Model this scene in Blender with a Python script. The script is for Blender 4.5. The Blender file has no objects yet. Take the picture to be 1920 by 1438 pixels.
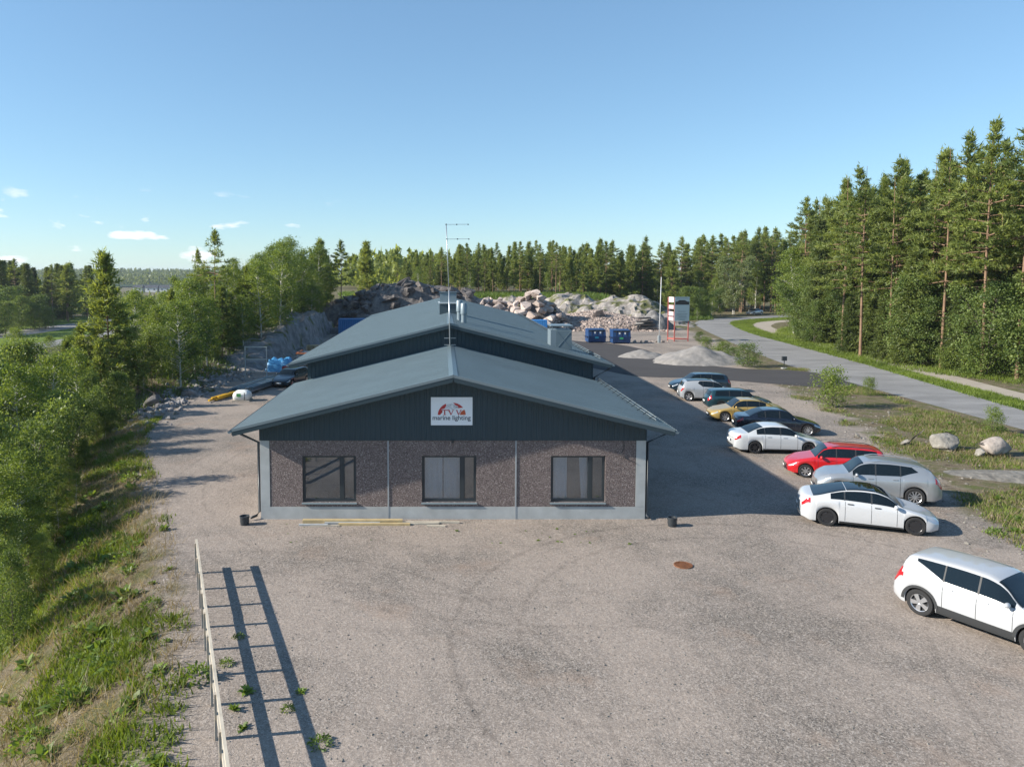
import bpy, bmesh, math, random
import numpy as np
from mathutils import Vector, Matrix
rnd = random.Random(7)
nr = np.random.default_rng(11)
R = math.radians
scene = bpy.context.scene
col = scene.collection

# ------------------------------------------------------------------ camera
CAM_H, FPX, PX0, PY0, PITCH = 9.5, 1400.0, 831.0, 605.0, R(3.8)
cam_data = bpy.data.cameras.new('camera')
cam = bpy.data.objects.new('camera', cam_data)
col.objects.link(cam)
cam.location = (0, 0, CAM_H)
cam.rotation_euler = (R(90) - PITCH, 0, 0)
cam_data.sensor_width = 36.0
cam_data.lens = 36.0 * FPX / 1920.0
cam_data.shift_x = (960 - PX0) / 1920.0
cam_data.shift_y = -(719 - PY0) / 1920.0
cam_data.clip_start = 0.1
cam_data.clip_end = 20000
scene.camera = cam

# ------------------------------------------------------------------ sky, sun, exposure
SUN_DIR = Vector((-1.0, -0.15, 0.53)).normalized()
world = bpy.data.worlds.new('World')
scene.world = world
world.use_nodes = True
wn = world.node_tree
wn.nodes.clear()
def N(t, typ, **kw):
    n = t.nodes.new(typ)
    for k, v in kw.items():
        setattr(n, k, v)
    return n
w_out = N(wn, 'ShaderNodeOutputWorld')
w_bg = N(wn, 'ShaderNodeBackground')
sky_n = N(wn, 'ShaderNodeTexSky', sky_type='NISHITA', sun_disc=False)
sky_n.sun_elevation = math.asin(SUN_DIR.z)
sky_n.sun_rotation = math.atan2(SUN_DIR.x, SUN_DIR.y)
sky_n.altitude = 50
sky_n.air_density = 1.0
sky_n.dust_density = 0.0
sky_n.ozone_density = 4.0
SKY_STRENGTH = 0.145
# small fair-weather clouds low above the horizon
geo = N(wn, 'ShaderNodeTexCoord')
sep = N(wn, 'ShaderNodeSeparateXYZ')
wn.links.new(geo.outputs['Generated'], sep.inputs[0])
mp = N(wn, 'ShaderNodeMapping')
mp.inputs['Scale'].default_value = (15, 15, 52)
mp.inputs['Location'].default_value = (3.1, 1.7, 0.4)
wn.links.new(geo.outputs['Generated'], mp.inputs[0])
cn = N(wn, 'ShaderNodeTexNoise')
cn.inputs['Scale'].default_value = 1.0
cn.inputs['Detail'].default_value = 6
cn.inputs['Roughness'].default_value = 0.5
wn.links.new(mp.outputs[0], cn.inputs[0])
cr = N(wn, 'ShaderNodeMapRange')
cr.inputs[1].default_value, cr.inputs[2].default_value = 0.59, 0.67
wn.links.new(cn.outputs[0], cr.inputs[0])
b1 = N(wn, 'ShaderNodeMapRange'); b1.inputs[1].default_value, b1.inputs[2].default_value = 0.0, 0.02
b2 = N(wn, 'ShaderNodeMapRange'); b2.inputs[1].default_value, b2.inputs[2].default_value = 0.105, 0.08
wn.links.new(sep.outputs[2], b1.inputs[0]); wn.links.new(sep.outputs[2], b2.inputs[0])
m1 = N(wn, 'ShaderNodeMath', operation='MULTIPLY'); m2 = N(wn, 'ShaderNodeMath', operation='MULTIPLY')
wn.links.new(b1.outputs[0], m1.inputs[0]); wn.links.new(b2.outputs[0], m1.inputs[1])
wn.links.new(m1.outputs[0], m2.inputs[0]); wn.links.new(cr.outputs[0], m2.inputs[1])
m3 = N(wn, 'ShaderNodeMath', operation='MULTIPLY')
west = N(wn, 'ShaderNodeMapRange'); west.inputs[1].default_value, west.inputs[2].default_value = -.12, -.22; west.inputs[3].default_value, west.inputs[4].default_value = .0, .85
wn.links.new(sep.outputs[0], west.inputs[0]); wn.links.new(west.outputs[0], m3.inputs[1])
wn.links.new(m2.outputs[0], m3.inputs[0])
cmix = N(wn, 'ShaderNodeMixRGB')
cmix.inputs[2].default_value = (4.9, 4.9, 5.0, 1)
wn.links.new(m3.outputs[0], cmix.inputs[0])
gam = N(wn, 'ShaderNodeGamma'); gam.inputs[1].default_value = 0.71
wn.links.new(sky_n.outputs[0], gam.inputs[0])
tnt = N(wn, 'ShaderNodeMixRGB', blend_type='MULTIPLY'); tnt.inputs[0].default_value = 1; tnt.inputs[2].default_value = (.80, .985, 1.08, 1)
wn.links.new(gam.outputs[0], tnt.inputs[1])
wn.links.new(tnt.outputs[0], cmix.inputs[1])
wn.links.new(cmix.outputs[0], w_bg.inputs[0])
w_bg.inputs[1].default_value = SKY_STRENGTH
wn.links.new(w_bg.outputs[0], w_out.inputs[0])
sun_d = bpy.data.lights.new('sun', 'SUN')
sun_d.energy = 5.0
sun_d.angle = R(0.53)
sun_d.color = (1.0, 0.93, 0.82)
sun = bpy.data.objects.new('sun', sun_d)
col.objects.link(sun)
sun.rotation_euler = SUN_DIR.to_track_quat('Z', 'Y').to_euler()
scene.view_settings.view_transform = 'Standard'
scene.view_settings.look = 'None'
scene.view_settings.exposure = 0.82
scene.view_settings.gamma = 1.0
scene.view_settings.use_curve_mapping = False

# ------------------------------------------------------------------ pixel -> place helpers
def ray(px, py):
    a = (px - PX0) / FPX; b = -(py - PY0) / FPX
    return (a, math.cos(PITCH) + b * math.sin(PITCH), -math.sin(PITCH) + b * math.cos(PITCH))
def P(px, py, z=0.0):                       # where the ray meets height z
    r = ray(px, py); t = (z - CAM_H) / r[2]
    return Vector((r[0] * t, r[1] * t, z))
def XatY(px, Y):
    return (px - PX0) / FPX * Y * 1.0
def ZatY(py, Y):
    r = ray(PX0, py); return CAM_H + r[2] * Y / r[1]

# ------------------------------------------------------------------ materials
MATS = {}
def mat(name, color, rough=0.6, metal=0.0, spec=0.5, coat=0.0, noise=0.0, nscale=5.0, bump=0.0, bscale=40.0):
    if name in MATS: return MATS[name]
    m = bpy.data.materials.new(name); m.use_nodes = True
    t = m.node_tree; b = t.nodes['Principled BSDF']
    b.inputs['Base Color'].default_value = (*color, 1)
    b.inputs['Roughness'].default_value = rough
    b.inputs['Metallic'].default_value = metal
    b.inputs['Specular IOR Level'].default_value = spec
    if coat:
        b.inputs['Coat Weight'].default_value = coat
        b.inputs['Coat Roughness'].default_value = 0.04
    tc = N(t, 'ShaderNodeTexCoord')
    if noise:
        n = N(t, 'ShaderNodeTexNoise'); n.inputs['Scale'].default_value = nscale; n.inputs['Detail'].default_value = 5
        t.links.new(tc.outputs['Object'], n.inputs[0])
        mr = N(t, 'ShaderNodeMapRange'); mr.inputs[1].default_value, mr.inputs[2].default_value = .25, .75
        mr.inputs[3].default_value, mr.inputs[4].default_value = 1 - noise, 1 + noise
        t.links.new(n.outputs[0], mr.inputs[0])
        mx = N(t, 'ShaderNodeMixRGB', blend_type='MULTIPLY'); mx.inputs[0].default_value = 1
        mx.inputs[1].default_value = (*color, 1)
        t.links.new(mr.outputs[0], mx.inputs[2]); t.links.new(mx.outputs[0], b.inputs['Base Color'])
    if bump:
        n2 = N(t, 'ShaderNodeTexNoise'); n2.inputs['Scale'].default_value = bscale; n2.inputs['Detail'].default_value = 4
        t.links.new(tc.outputs['Object'], n2.inputs[0])
        bp = N(t, 'ShaderNodeBump'); bp.inputs['Strength'].default_value = bump; bp.inputs['Distance'].default_value = .02
        t.links.new(n2.outputs[0], bp.inputs['Height']); t.links.new(bp.outputs[0], b.inputs['Normal'])
    MATS[name] = m
    return m

def ramp(t, stops):
    r = N(t, 'ShaderNodeValToRGB')
    e = r.color_ramp.elements
    while len(e) < len(stops): e.new(0.5)
    for i, (p, c) in enumerate(stops):
        e[i].position = p; e[i].color = (*c, 1)
    return r

def leaf_mat(name, c_dark, c_light, trans=0.35, hue_var=0.25):
    m = bpy.data.materials.new(name); m.use_nodes = True
    t = m.node_tree; t.nodes.clear()
    out = N(t, 'ShaderNodeOutputMaterial')
    at = N(t, 'ShaderNodeAttribute', attribute_name='tint')
    oi = N(t, 'ShaderNodeObjectInfo')
    ad = N(t, 'ShaderNodeMath', operation='MULTIPLY_ADD'); ad.inputs[1].default_value = hue_var; 
    t.links.new(oi.outputs['Random'], ad.inputs[0]); t.links.new(at.outputs['Fac'], ad.inputs[2])
    sb = N(t, 'ShaderNodeMath', operation='SUBTRACT'); sb.inputs[1].default_value = hue_var / 2
    t.links.new(ad.outputs[0], sb.inputs[0])
    r = ramp(t, [(0.0, c_dark), (1.0, c_light)])
    t.links.new(sb.outputs[0], r.inputs[0])
    d = N(t, 'ShaderNodeBsdfPrincipled'); d.inputs['Roughness'].default_value = .5; d.inputs['Specular IOR Level'].default_value = .35
    tr = N(t, 'ShaderNodeBsdfTranslucent')
    mx = N(t, 'ShaderNodeMixShader'); mx.inputs[0].default_value = trans
    ty = N(t, 'ShaderNodeMixRGB', blend_type='MULTIPLY'); ty.inputs[0].default_value = 1; ty.inputs[2].default_value = (1.45, 1.35, .6, 1); t.links.new(r.outputs[0], ty.inputs[1])
    t.links.new(r.outputs[0], d.inputs['Base Color']); t.links.new(ty.outputs[0], tr.inputs[0])
    t.links.new(d.outputs[0], mx.inputs[1]); t.links.new(tr.outputs[0], mx.inputs[2]); t.links.new(mx.outputs[0], out.inputs[0])
    MATS[name] = m
    return m

# ------------------------------------------------------------------ object helpers
def tag(o, label=None, cat=None, group=None, kind=None):
    if label: o['label'] = label
    if cat: o['category'] = cat
    if group: o['group'] = group
    if kind: o['kind'] = kind
    return o
def thing(name, label, cat, loc=(0, 0, 0), rz=0.0, group=None):
    o = bpy.data.objects.new(name, None); col.objects.link(o)
    o.empty_display_size = .2
    o.location = loc; o.rotation_euler = (0, 0, rz)
    return tag(o, label, cat, group)
def link_mesh(name, me, m, parent=None, loc=None):
    o = bpy.data.objects.new(name, me); col.objects.link(o)
    if m is not None and not me.materials: me.materials.append(m)
    if parent is not None: o.parent = parent
    if loc is not None: o.location = loc
    return o
class MB:
    """collects boxes, bars, tubes, sheets; build() links them as one mesh"""
    def __init__(self): self.v = []; self.f = []; self.smooth = False
    def add(self, vs, fs):
        o = len(self.v); self.v += [tuple(p) for p in vs]; self.f += [tuple(i + o for i in f) for f in fs]; return self
    def box(self, a, b):
        x0, y0, z0 = a; x1, y1, z1 = b
        return self.add([(x0,y0,z0),(x1,y0,z0),(x1,y1,z0),(x0,y1,z0),(x0,y0,z1),(x1,y0,z1),(x1,y1,z1),(x0,y1,z1)],
                        [(0,3,2,1),(4,5,6,7),(0,1,5,4),(1,2,6,5),(2,3,7,6),(3,0,4,7)])
    def cbox(self, c, s):
        return self.box([c[i] - s[i] / 2 for i in range(3)], [c[i] + s[i] / 2 for i in range(3)])
    def bar(self, p, q, w, h, up=(0, 0, 1)):
        p = Vector(p); q = Vector(q); d = (q - p).normalized(); up = Vector(up)
        s = d.cross(up)
        if s.length < 1e-4: s = d.cross(Vector((0, 1, 0)))
        s.normalize(); u = s.cross(d).normalized()
        s *= w / 2; u *= h / 2
        vs = [p - s - u, p + s - u, p + s + u, p - s + u, q - s - u, q + s - u, q + s + u, q - s + u]
        return self.add(vs, [(0,1,2,3),(7,6,5,4),(0,4,5,1),(1,5,6,2),(2,6,7,3),(3,7,4,0)])
    def tube(self, pts, rad, n=10, cap=True):
        pts = [Vector(p) for p in pts]
        if not hasattr(rad, '__len__'): rad = [rad] * len(pts)
        vs, fs = [], []
        for i, p in enumerate(pts):
            d = (pts[min(i + 1, len(pts) - 1)] - pts[max(i - 1, 0)]).normalized()
            a = Vector((0, 0, 1)) if abs(d.z) < .9 else Vector((1, 0, 0))
            s = d.cross(a).normalized(); u = s.cross(d)
            for k in range(n):
                an = 2 * math.pi * k / n
                vs.append(p + (s * math.cos(an) + u * math.sin(an)) * rad[i])
        for i in range(len(pts) - 1):
            for k in range(n):
                a, b = i * n + k, i * n + (k + 1) % n
                fs.append((a, b, b + n, a + n))
        if cap:
            fs.append(tuple(range(n - 1, -1, -1))); fs.append(tuple((len(pts) - 1) * n + k for k in range(n)))
        return self.add(vs, fs)
    def lathe(self, c, prof, n=20, axis='z'):
        vs, fs = [], []
        for (r, h) in prof:
            for k in range(n):
                an = 2 * math.pi * k / n; a, b = r * math.cos(an), r * math.sin(an)
                vs.append((c[0] + a, c[1] + b, c[2] + h) if axis == 'z' else (c[0] + a, c[1] + h, c[2] + b))
        for i in range(len(prof) - 1):
            for k in range(n):
                a, b = i * n + k, i * n + (k + 1) % n
                fs.append((a, b, b + n, a + n) if axis == 'z' else (a + n, b + n, b, a))
        return self.add(vs, fs)
    def grid(self, rows):
        nv = len(rows[0]); vs = [p for r in rows for p in r]; fs = []
        for i in range(len(rows) - 1):
            for j in range(nv - 1):
                fs.append((i * nv + j, i * nv + j + 1, (i + 1) * nv + j + 1, (i + 1) * nv + j))
        return self.add(vs, fs)
    def poly(self, pts):
        return self.add(pts, [tuple(range(len(pts)))])
    def mesh(self, name, smooth=None, angle=None):
        me = bpy.data.meshes.new(name); me.from_pydata([tuple(p) for p in self.v], [], self.f); me.update()
        if smooth or angle:
            me.polygons.foreach_set('use_smooth', [True] * len(me.polygons))
            if angle: me.set_sharp_from_angle(angle=R(angle))
        return me
    def build(self, name, m, parent=None, loc=None, smooth=None, angle=None):
        return link_mesh(name, self.mesh(name, smooth, angle), m, parent, loc)

def soup(name, tris, tint=None, quads=False):
    """mesh from an (n,3,3) or (n,4,3) array; tint: one value per face"""
    n, k = tris.shape[0], tris.shape[1]
    me = bpy.data.meshes.new(name)
    me.vertices.add(n * k); me.vertices.foreach_set('co', tris.astype(np.float32).ravel())
    me.loops.add(n * k); me.loops.foreach_set('vertex_index', np.arange(n * k, dtype=np.int32))
    me.polygons.add(n); me.polygons.foreach_set('loop_start', np.arange(0, n * k, k, dtype=np.int32))
    me.polygons.foreach_set('loop_total', np.full(n, k, dtype=np.int32))
    me.update(calc_edges=True)
    if tint is not None:
        a = me.attributes.new('tint', 'FLOAT', 'POINT')
        a.data.foreach_set('value', np.repeat(tint.astype(np.float32), k))
    return me

def copy_tree(o, parent=None):
    c = o.copy(); col.objects.link(c); c.parent = parent
    for ch in list(o.children): copy_tree(ch, c)
    return c

def sstep(a, b, x):
    t = np.clip((x - a) / (b - a), 0, 1); return t * t * (3 - 2 * t)

# value noise for python-side shaping
_pn = nr.random((64, 64))
def vnoise(x, y):
    x = np.asarray(x, float); y = np.asarray(y, float)
    xi = np.floor(x).astype(int); yi = np.floor(y).astype(int); fx = x - xi; fy = y - yi
    fx = fx * fx * (3 - 2 * fx); fy = fy * fy * (3 - 2 * fy)
    a = _pn[xi % 64, yi % 64]; b = _pn[(xi + 1) % 64, yi % 64]; c = _pn[xi % 64, (yi + 1) % 64]; d = _pn[(xi + 1) % 64, (yi + 1) % 64]
    return (a * (1 - fx) + b * fx) * (1 - fy) + (c * (1 - fx) + d * fx) * fy - .5
def fbm(x, y, o=4):
    s = 0; a = 1.0
    for i in range(o):
        s = s + a * vnoise(x * 2 ** i + 13.7 * i, y * 2 ** i + 7.1 * i); a *= .5
    return s

# ================================================================== THE LAND
LOT_Y = np.array([-30, 4, 12, 19.3, 27, 34, 39, 44, 50, 60, 71, 80, 120, 135, 400])
LOT_X = np.array([-2, -3.4, -4.9, -7.2, -10.4, -13.7, -16.2, -18.0, -19.2, -19.2, -18.6, -17.6, -18.5, -19, -19])
def lot_edge(y): return np.interp(y, LOT_Y, LOT_X)
RV_Y = np.array([-30, 10, 26.7, 30.4, 39.3, 50.6, 65.5, 70, 80, 100, 140, 400])
RV_X = np.array([23, 21.5, 20.6, 21.0, 24.2, 26.6, 28.5, 29, 33, 38, 42, 42])
def right_edge(y): return np.interp(y, RV_Y, RV_X)
def ground_h(x, y):
    x = np.asarray(x, float); y = np.asarray(y, float)
    s = lot_edge(y) - x
    valley = -4.0 * sstep(0.0, 11, s) - .25 * sstep(0, 2.0, s)
    valley = np.maximum(valley, -4.0)
    bump = fbm(x * .35, y * .35, 3) * .55 * sstep(0.3, 3, s) * sstep(70, 40, -x)
    wood = (1.0 * sstep(.5, 5, s) + 2.0 * sstep(75, 95, y) * sstep(.8, 3.5, s)) * sstep(-48, -30, x)
    wood = wood - 4.0 * sstep(-34, -56, x)
    w = sstep(46, 64, y)
    left = (valley + bump) * (1 - w) + (wood + bump * .8) * w
    back = 4.6 * sstep(128, 158, y) * sstep(43, 33, x) * sstep(-62, -36, x)
    left = left - 6.0 * sstep(240, 330, y) * sstep(-70, -110, x)
    h = np.where(s > 0, left, 0.0)
    wb_ = sstep(128, 158, y) * sstep(43, 33, x) * sstep(-62, -36, x)
    h = h * (1 - wb_) + np.maximum(h, 4.6) * wb_
    return h
def gh(x, y): return float(ground_h(np.array([x]), np.array([y]))[0])

def ground_material():
    m = bpy.data.materials.new('ground_gravel_and_soil'); m.use_nodes = True
    t = m.node_tree; b = t.nodes['Principled BSDF']; L = t.links.new
    tc = N(t, 'ShaderNodeTexCoord')
    def noise(sc, det=4, ro=.55):
        n = N(t, 'ShaderNodeTexNoise'); n.inputs['Scale'].default_value = sc; n.inputs['Detail'].default_value = det
        n.inputs['Roughness'].default_value = ro; L(tc.outputs['Object'], n.inputs[0]); return n
    # gravel: pinkish crushed granite, single stones, coarse darker patches
    vor = N(t, 'ShaderNodeTexVoronoi'); vor.inputs['Scale'].default_value = 25; L(tc.outputs['Object'], vor.inputs[0])
    vor2 = N(t, 'ShaderNodeTexVoronoi'); vor2.inputs['Scale'].default_value = 47; L(tc.outputs['Object'], vor2.inputs[0])
    bw = N(t, 'ShaderNodeSeparateColor'); L(vor.outputs['Color'], bw.inputs[0])
    bw2 = N(t, 'ShaderNodeSeparateColor'); L(vor2.outputs['Color'], bw2.inputs[0])
    stone = ramp(t, [(0.05, (.09, .084, .078)), (.33, (.25, .22, .196)), (.62, (.37, .325, .29)), (.95, (.62, .57, .525))])
    sm = N(t, 'ShaderNodeMath', operation='ADD'); L(bw.outputs[0], sm.inputs[0]); L(bw2.outputs[1], sm.inputs[1])
    sh = N(t, 'ShaderNodeMath', operation='MULTIPLY'); sh.inputs[1].default_value = .5; L(sm.outputs[0], sh.inputs[0])
    L(sh.outputs[0], stone.inputs[0])
    fine = ramp(t, [(.3, (.272, .236, .206)), (.7, (.41, .360, .316))])
    nf = noise(9, 8, .75); L(nf.outputs[0], fine.inputs[0])
    npat = noise(.16, 6, .62)
    pat = N(t, 'ShaderNodeMapRange'); pat.inputs[1].default_value, pat.inputs[2].default_value = .44, .62; L(npat.outputs[0], pat.inputs[0])
    coarse = N(t, 'ShaderNodeMapRange'); coarse.inputs[3].default_value, coarse.inputs[4].default_value = .38, .95; L(pat.outputs[0], coarse.inputs[0])
    g1 = N(t, 'ShaderNodeMixRGB'); L(coarse.outputs[0], g1.inputs[0]); L(fine.outputs[0], g1.inputs[1]); L(stone.outputs[0], g1.inputs[2])
    tone = ramp(t, [(0.0, (1.04, 1.0, .97)), (1.0, (.76, .745, .72))]); L(pat.outputs[0], tone.inputs[0])
    g2 = N(t, 'ShaderNodeMixRGB', blend_type='MULTIPLY'); g2.inputs[0].default_value = 1; L(g1.outputs[0], g2.inputs[1]); L(tone.outputs[0], g2.inputs[2])
    nrust = noise(.33, 5, .6); rr = N(t, 'ShaderNodeMapRange'); rr.inputs[1].default_value, rr.inputs[2].default_value = .58, .74; rr.inputs[4].default_value = .5
    L(nrust.outputs[0], rr.inputs[0])
    g3 = N(t, 'ShaderNodeMixRGB'); L(rr.outputs[0], g3.inputs[0]); L(g2.outputs[0], g3.inputs[1]); g3.inputs[2].default_value = (.33, .235, .175, 1)
    # faint wheel ruts
    wv = N(t, 'ShaderNodeTexWave', wave_type='RINGS', rings_direction='Z'); wv.inputs['Scale'].default_value = .16; wv.inputs['Distortion'].default_value = 5
    wv.inputs['Detail'].default_value = 2; wv.inputs['Detail Scale'].default_value = .35
    mpw = N(t, 'ShaderNodeMapping'); mpw.inputs['Location'].default_value = (-2, -38, 0); L(tc.outputs['Object'], mpw.inputs[0]); L(mpw.outputs[0], wv.inputs[0])
    wr = N(t, 'ShaderNodeMapRange'); wr.inputs[1].default_value, wr.inputs[2].default_value = .93, 1.0; wr.inputs[3].default_value, wr.inputs[4].default_value = 1.0, .955
    L(wv.outputs[0], wr.inputs[0])
    g4 = N(t, 'ShaderNodeMixRGB', blend_type='MULTIPLY'); g4.inputs[0].default_value = 1; L(g3.outputs[0], g4.inputs[1]); L(wr.outputs[0], g4.inputs[2])
    # turning wheel tracks pressed into the gravel: (centre x, y, radius)
    last = g4
    nt_ = noise(2.2, 3, .6)
    for (cx, cy, rad, amt) in ((9.5, 18.5, 9.3, .74), (9.7, 18.6, 7.7, .80), (-7, 14.5, 10.5, .82), (-7.1, 14.3, 9.0, .86), (4, 36, 16.5, .84), (4, 36, 15.0, .86), (26, 12, 15.0, .82), (26, 12, 13.5, .84), (-13, 21, 5.6, .8), (-13, 21, 4.4, .8), (30, 44, 23, .85), (30, 44, 21.5, .87)):
        ds = N(t, 'ShaderNodeVectorMath', operation='DISTANCE'); ds.inputs[1].default_value = (cx, cy, 0); L(tc.outputs['Object'], ds.inputs[0])
        su = N(t, 'ShaderNodeMath', operation='SUBTRACT'); su.inputs[1].default_value = rad; L(ds.outputs['Value'], su.inputs[0])
        ab = N(t, 'ShaderNodeMath', operation='ABSOLUTE'); L(su.outputs[0], ab.inputs[0])
        wob = N(t, 'ShaderNodeMath', operation='MULTIPLY_ADD'); wob.inputs[1].default_value = .55; L(nt_.outputs[0], wob.inputs[0]); L(ab.outputs[0], wob.inputs[2])
        tm = N(t, 'ShaderNodeMapRange'); tm.inputs[1].default_value, tm.inputs[2].default_value = .22, .40; tm.inputs[3].default_value, tm.inputs[4].default_value = amt, 1.0; L(wob.outputs[0], tm.inputs[0])
        mm = N(t, 'ShaderNodeMixRGB', blend_type='MULTIPLY'); mm.inputs[0].default_value = 1; L(last.outputs[0], mm.inputs[1]); L(tm.outputs[0], mm.inputs[2]); last = mm
    g4 = last
    # soil with moss and dry litter
    nv = noise(.9, 7, .65)
    soil = ramp(t, [(.30, (.085, .066, .042)), (.45, (.19, .155, .105)), (.56, (.115, .115, .05)), (.75, (.12, .15, .045))]); L(nv.outputs[0], soil.inputs[0])
    nsp = noise(14, 6, .7); sp = N(t, 'ShaderNodeMapRange'); sp.inputs[1].default_value, sp.inputs[2].default_value = .3, .7; sp.inputs[3].default_value, sp.inputs[4].default_value = .55, 1.4
    L(nsp.outputs[0], sp.inputs[0])
    so = N(t, 'ShaderNodeMixRGB', blend_type='MULTIPLY'); so.inputs[0].default_value = 1; L(soil.outputs[0], so.inputs[1]); L(sp.outputs[0], so.inputs[2])
    # mask by surveyed edge
    at = N(t, 'ShaderNodeAttribute', attribute_name='veg')
    ne = noise(.55, 6, .65); me_ = N(t, 'ShaderNodeMath', operation='MULTIPLY_ADD'); me_.inputs[1].default_value = 5.5; L(ne.outputs[0], me_.inputs[0]); L(at.outputs['Fac'], me_.inputs[2])
    mk = N(t, 'ShaderNodeMapRange'); mk.inputs[1].default_value, mk.inputs[2].default_value = 2.5, 3.7; L(me_.outputs[0], mk.inputs[0])
    fin = N(t, 'ShaderNodeMixRGB'); L(mk.outputs[0], fin.inputs[0]); L(g4.outputs[0], fin.inputs[1]); L(so.outputs[0], fin.inputs[2])
    L(fin.outputs[0], b.inputs['Base Color']); b.inputs['Roughness'].default_value = .95; b.inputs['Specular IOR Level'].default_value = .15
    bp = N(t, 'ShaderNodeBump'); bp.inputs['Strength'].default_value = .9; bp.inputs['Distance'].default_value = .03
    hs = N(t, 'ShaderNodeMath', operation='ADD'); L(sh.outputs[0], hs.inputs[0]); L(nf.outputs[0], hs.inputs[1])
    L(hs.outputs[0], bp.inputs['Height'])
    bp2 = N(t, 'ShaderNodeBump'); bp2.inputs['Strength'].default_value = .5; bp2.inputs['Distance'].default_value = .12
    nb = noise(1.3, 6, .6); L(nb.outputs[0], bp2.inputs['Height']); L(bp.outputs[0], bp2.inputs['Normal'])
    L(bp2.outputs[0], b.inputs['Normal'])
    return m

def build_ground():
    xs = np.unique(np.concatenate([[-4000, -2000, -1000, -500, -300, -200], np.arange(-150, -60, 6), np.arange(-60, 45, .8), np.arange(45, 110, 3), np.arange(110, 300, 20), [400, 700, 1200, 2500, 4000]]))
    ys = np.unique(np.concatenate([[-600, -200, -80], np.arange(-40, 4, 4), np.arange(4, 75, .8), np.arange(75, 170, 1.5), np.arange(170, 320, 8), [400, 600, 900, 1400, 2200, 3500, 6000]]))
    X, Y = np.meshgrid(xs, ys)
    Z = ground_h(X, Y)
    veg = np.maximum(lot_edge(Y) - X, X - right_edge(Y))
    veg = np.maximum(veg, (Y - 131) * .5)
    nx, ny = len(xs), len(ys)
    vs = np.stack([X, Y, Z], -1).reshape(-1, 3)
    idx = np.arange(nx * ny).reshape(ny, nx)
    q = np.stack([idx[:-1, :-1], idx[:-1, 1:], idx[1:, 1:], idx[1:, :-1]], -1).reshape(-1, 4)
    me = bpy.data.meshes.new('ground')
    me.vertices.add(len(vs)); me.vertices.foreach_set('co', vs.astype(np.float32).ravel())
    me.loops.add(q.size); me.loops.foreach_set('vertex_index', q.astype(np.int32).ravel())
    me.polygons.add(len(q)); me.polygons.foreach_set('loop_start', np.arange(0, q.size, 4, dtype=np.int32)); me.polygons.foreach_set('loop_total', np.full(len(q), 4, dtype=np.int32))
    me.update(calc_edges=True)
    me.polygons.foreach_set('use_smooth', [True] * len(q))
    a = me.attributes.new('veg', 'FLOAT', 'POINT'); a.data.foreach_set('value', np.clip(veg, -8, 8).ravel().astype(np.float32))
    o = link_mesh('ground', me, ground_material()); tag(o, kind='structure')
    return o
build_ground()

# ---- sheets: roads, path, verge
def catmull(pts, n=10):
    pts = [Vector(p) for p in pts]; out = []
    for i in range(len(pts) - 1):
        p0 = pts[max(i - 1, 0)]; p1 = pts[i]; p2 = pts[i + 1]; p3 = pts[min(i + 2, len(pts) - 1)]
        for k in range(n):
            t = k / n
            out.append(.5 * ((2 * p1) + (p2 - p0) * t + (2 * p0 - 5 * p1 + 4 * p2 - p3) * t * t + (3 * p1 - p0 - 3 * p2 + p3) * t ** 3))
    out.append(pts[-1]); return out
def strip(name, A, B, z, m, kind='structure', n=10):
    a = catmull(A, n); b = catmull(B, n)
    k = max(len(a), len(b))
    def rs(p):
        return [p[min(int(round(i * (len(p) - 1) / (k - 1))), len(p) - 1)] for i in range(k)]
    a, b = rs(a), rs(b)
    rows = []
    for p, q in zip(a, b):
        rows.append([(p.x + (q.x - p.x) * j / 4, p.y + (q.y - p.y) * j / 4, z) for j in range(5)])
    o = MB().grid(rows).build(name, m); tag(o, kind=kind)
    me = o.data
    if me.polygons and me.polygons[len(me.polygons) // 2].normal.z < 0: me.flip_normals()
    return o

def asphalt_mat(name, c, var=.18, crack=True):
    m = mat(name, c, .9, spec=.25)
    t = m.node_tree; b = t.nodes['Principled BSDF']; L = t.links.new
    tc = N(t, 'ShaderNodeTexCoord')
    n1 = N(t, 'ShaderNodeTexNoise'); n1.inputs['Scale'].default_value = .35; n1.inputs['Detail'].default_value = 8; n1.inputs['Roughness'].default_value = .65
    mpp = N(t, 'ShaderNodeMapping'); mpp.inputs['Scale'].default_value = (.5, 1.2, 1); mpp.inputs['Rotation'].default_value = (0, 0, R(-35)); L(tc.outputs['Object'], mpp.inputs[0]); L(mpp.outputs[0], n1.inputs[0])
    n2 = N(t, 'ShaderNodeTexNoise'); n2.inputs['Scale'].default_value = 22; n2.inputs['Detail'].default_value = 3; L(tc.outputs['Object'], n2.inputs[0])
    ad = N(t, 'ShaderNodeMath', operation='MULTIPLY_ADD'); ad.inputs[1].default_value = .6; L(n2.outputs[0], ad.inputs[0]); L(n1.outputs[0], ad.inputs[2])
    mr = N(t, 'ShaderNodeMapRange'); mr.inputs[1].default_value, mr.inputs[2].default_value = .5, 1.1; mr.inputs[3].default_value, mr.inputs[4].default_value = 1 - var * 1.5, 1 + var
    L(ad.outputs[0], mr.inputs[0])
    mx = N(t, 'ShaderNodeMixRGB', blend_type='MULTIPLY'); mx.inputs[0].default_value = 1; mx.inputs[1].default_value = (*c, 1); L(mr.outputs[0], mx.inputs[2])
    L(mx.outputs[0], b.inputs['Base Color'])
    bp = N(t, 'ShaderNodeBump'); bp.inputs['Strength'].default_value = .4; bp.inputs['Distance'].default_value = .01; L(n2.outputs[0], bp.inputs['Height']); L(bp.outputs[0], b.inputs['Normal'])
    return m
M_ROAD = asphalt_mat('worn_grey_asphalt', (.245, .24, .235), .3)
M_NEW = asphalt_mat('fresh_dark_asphalt', (.062, .058, .058), .12)
M_PATH = asphalt_mat('pale_gravel_path', (.36, .315, .26), .15)
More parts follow.
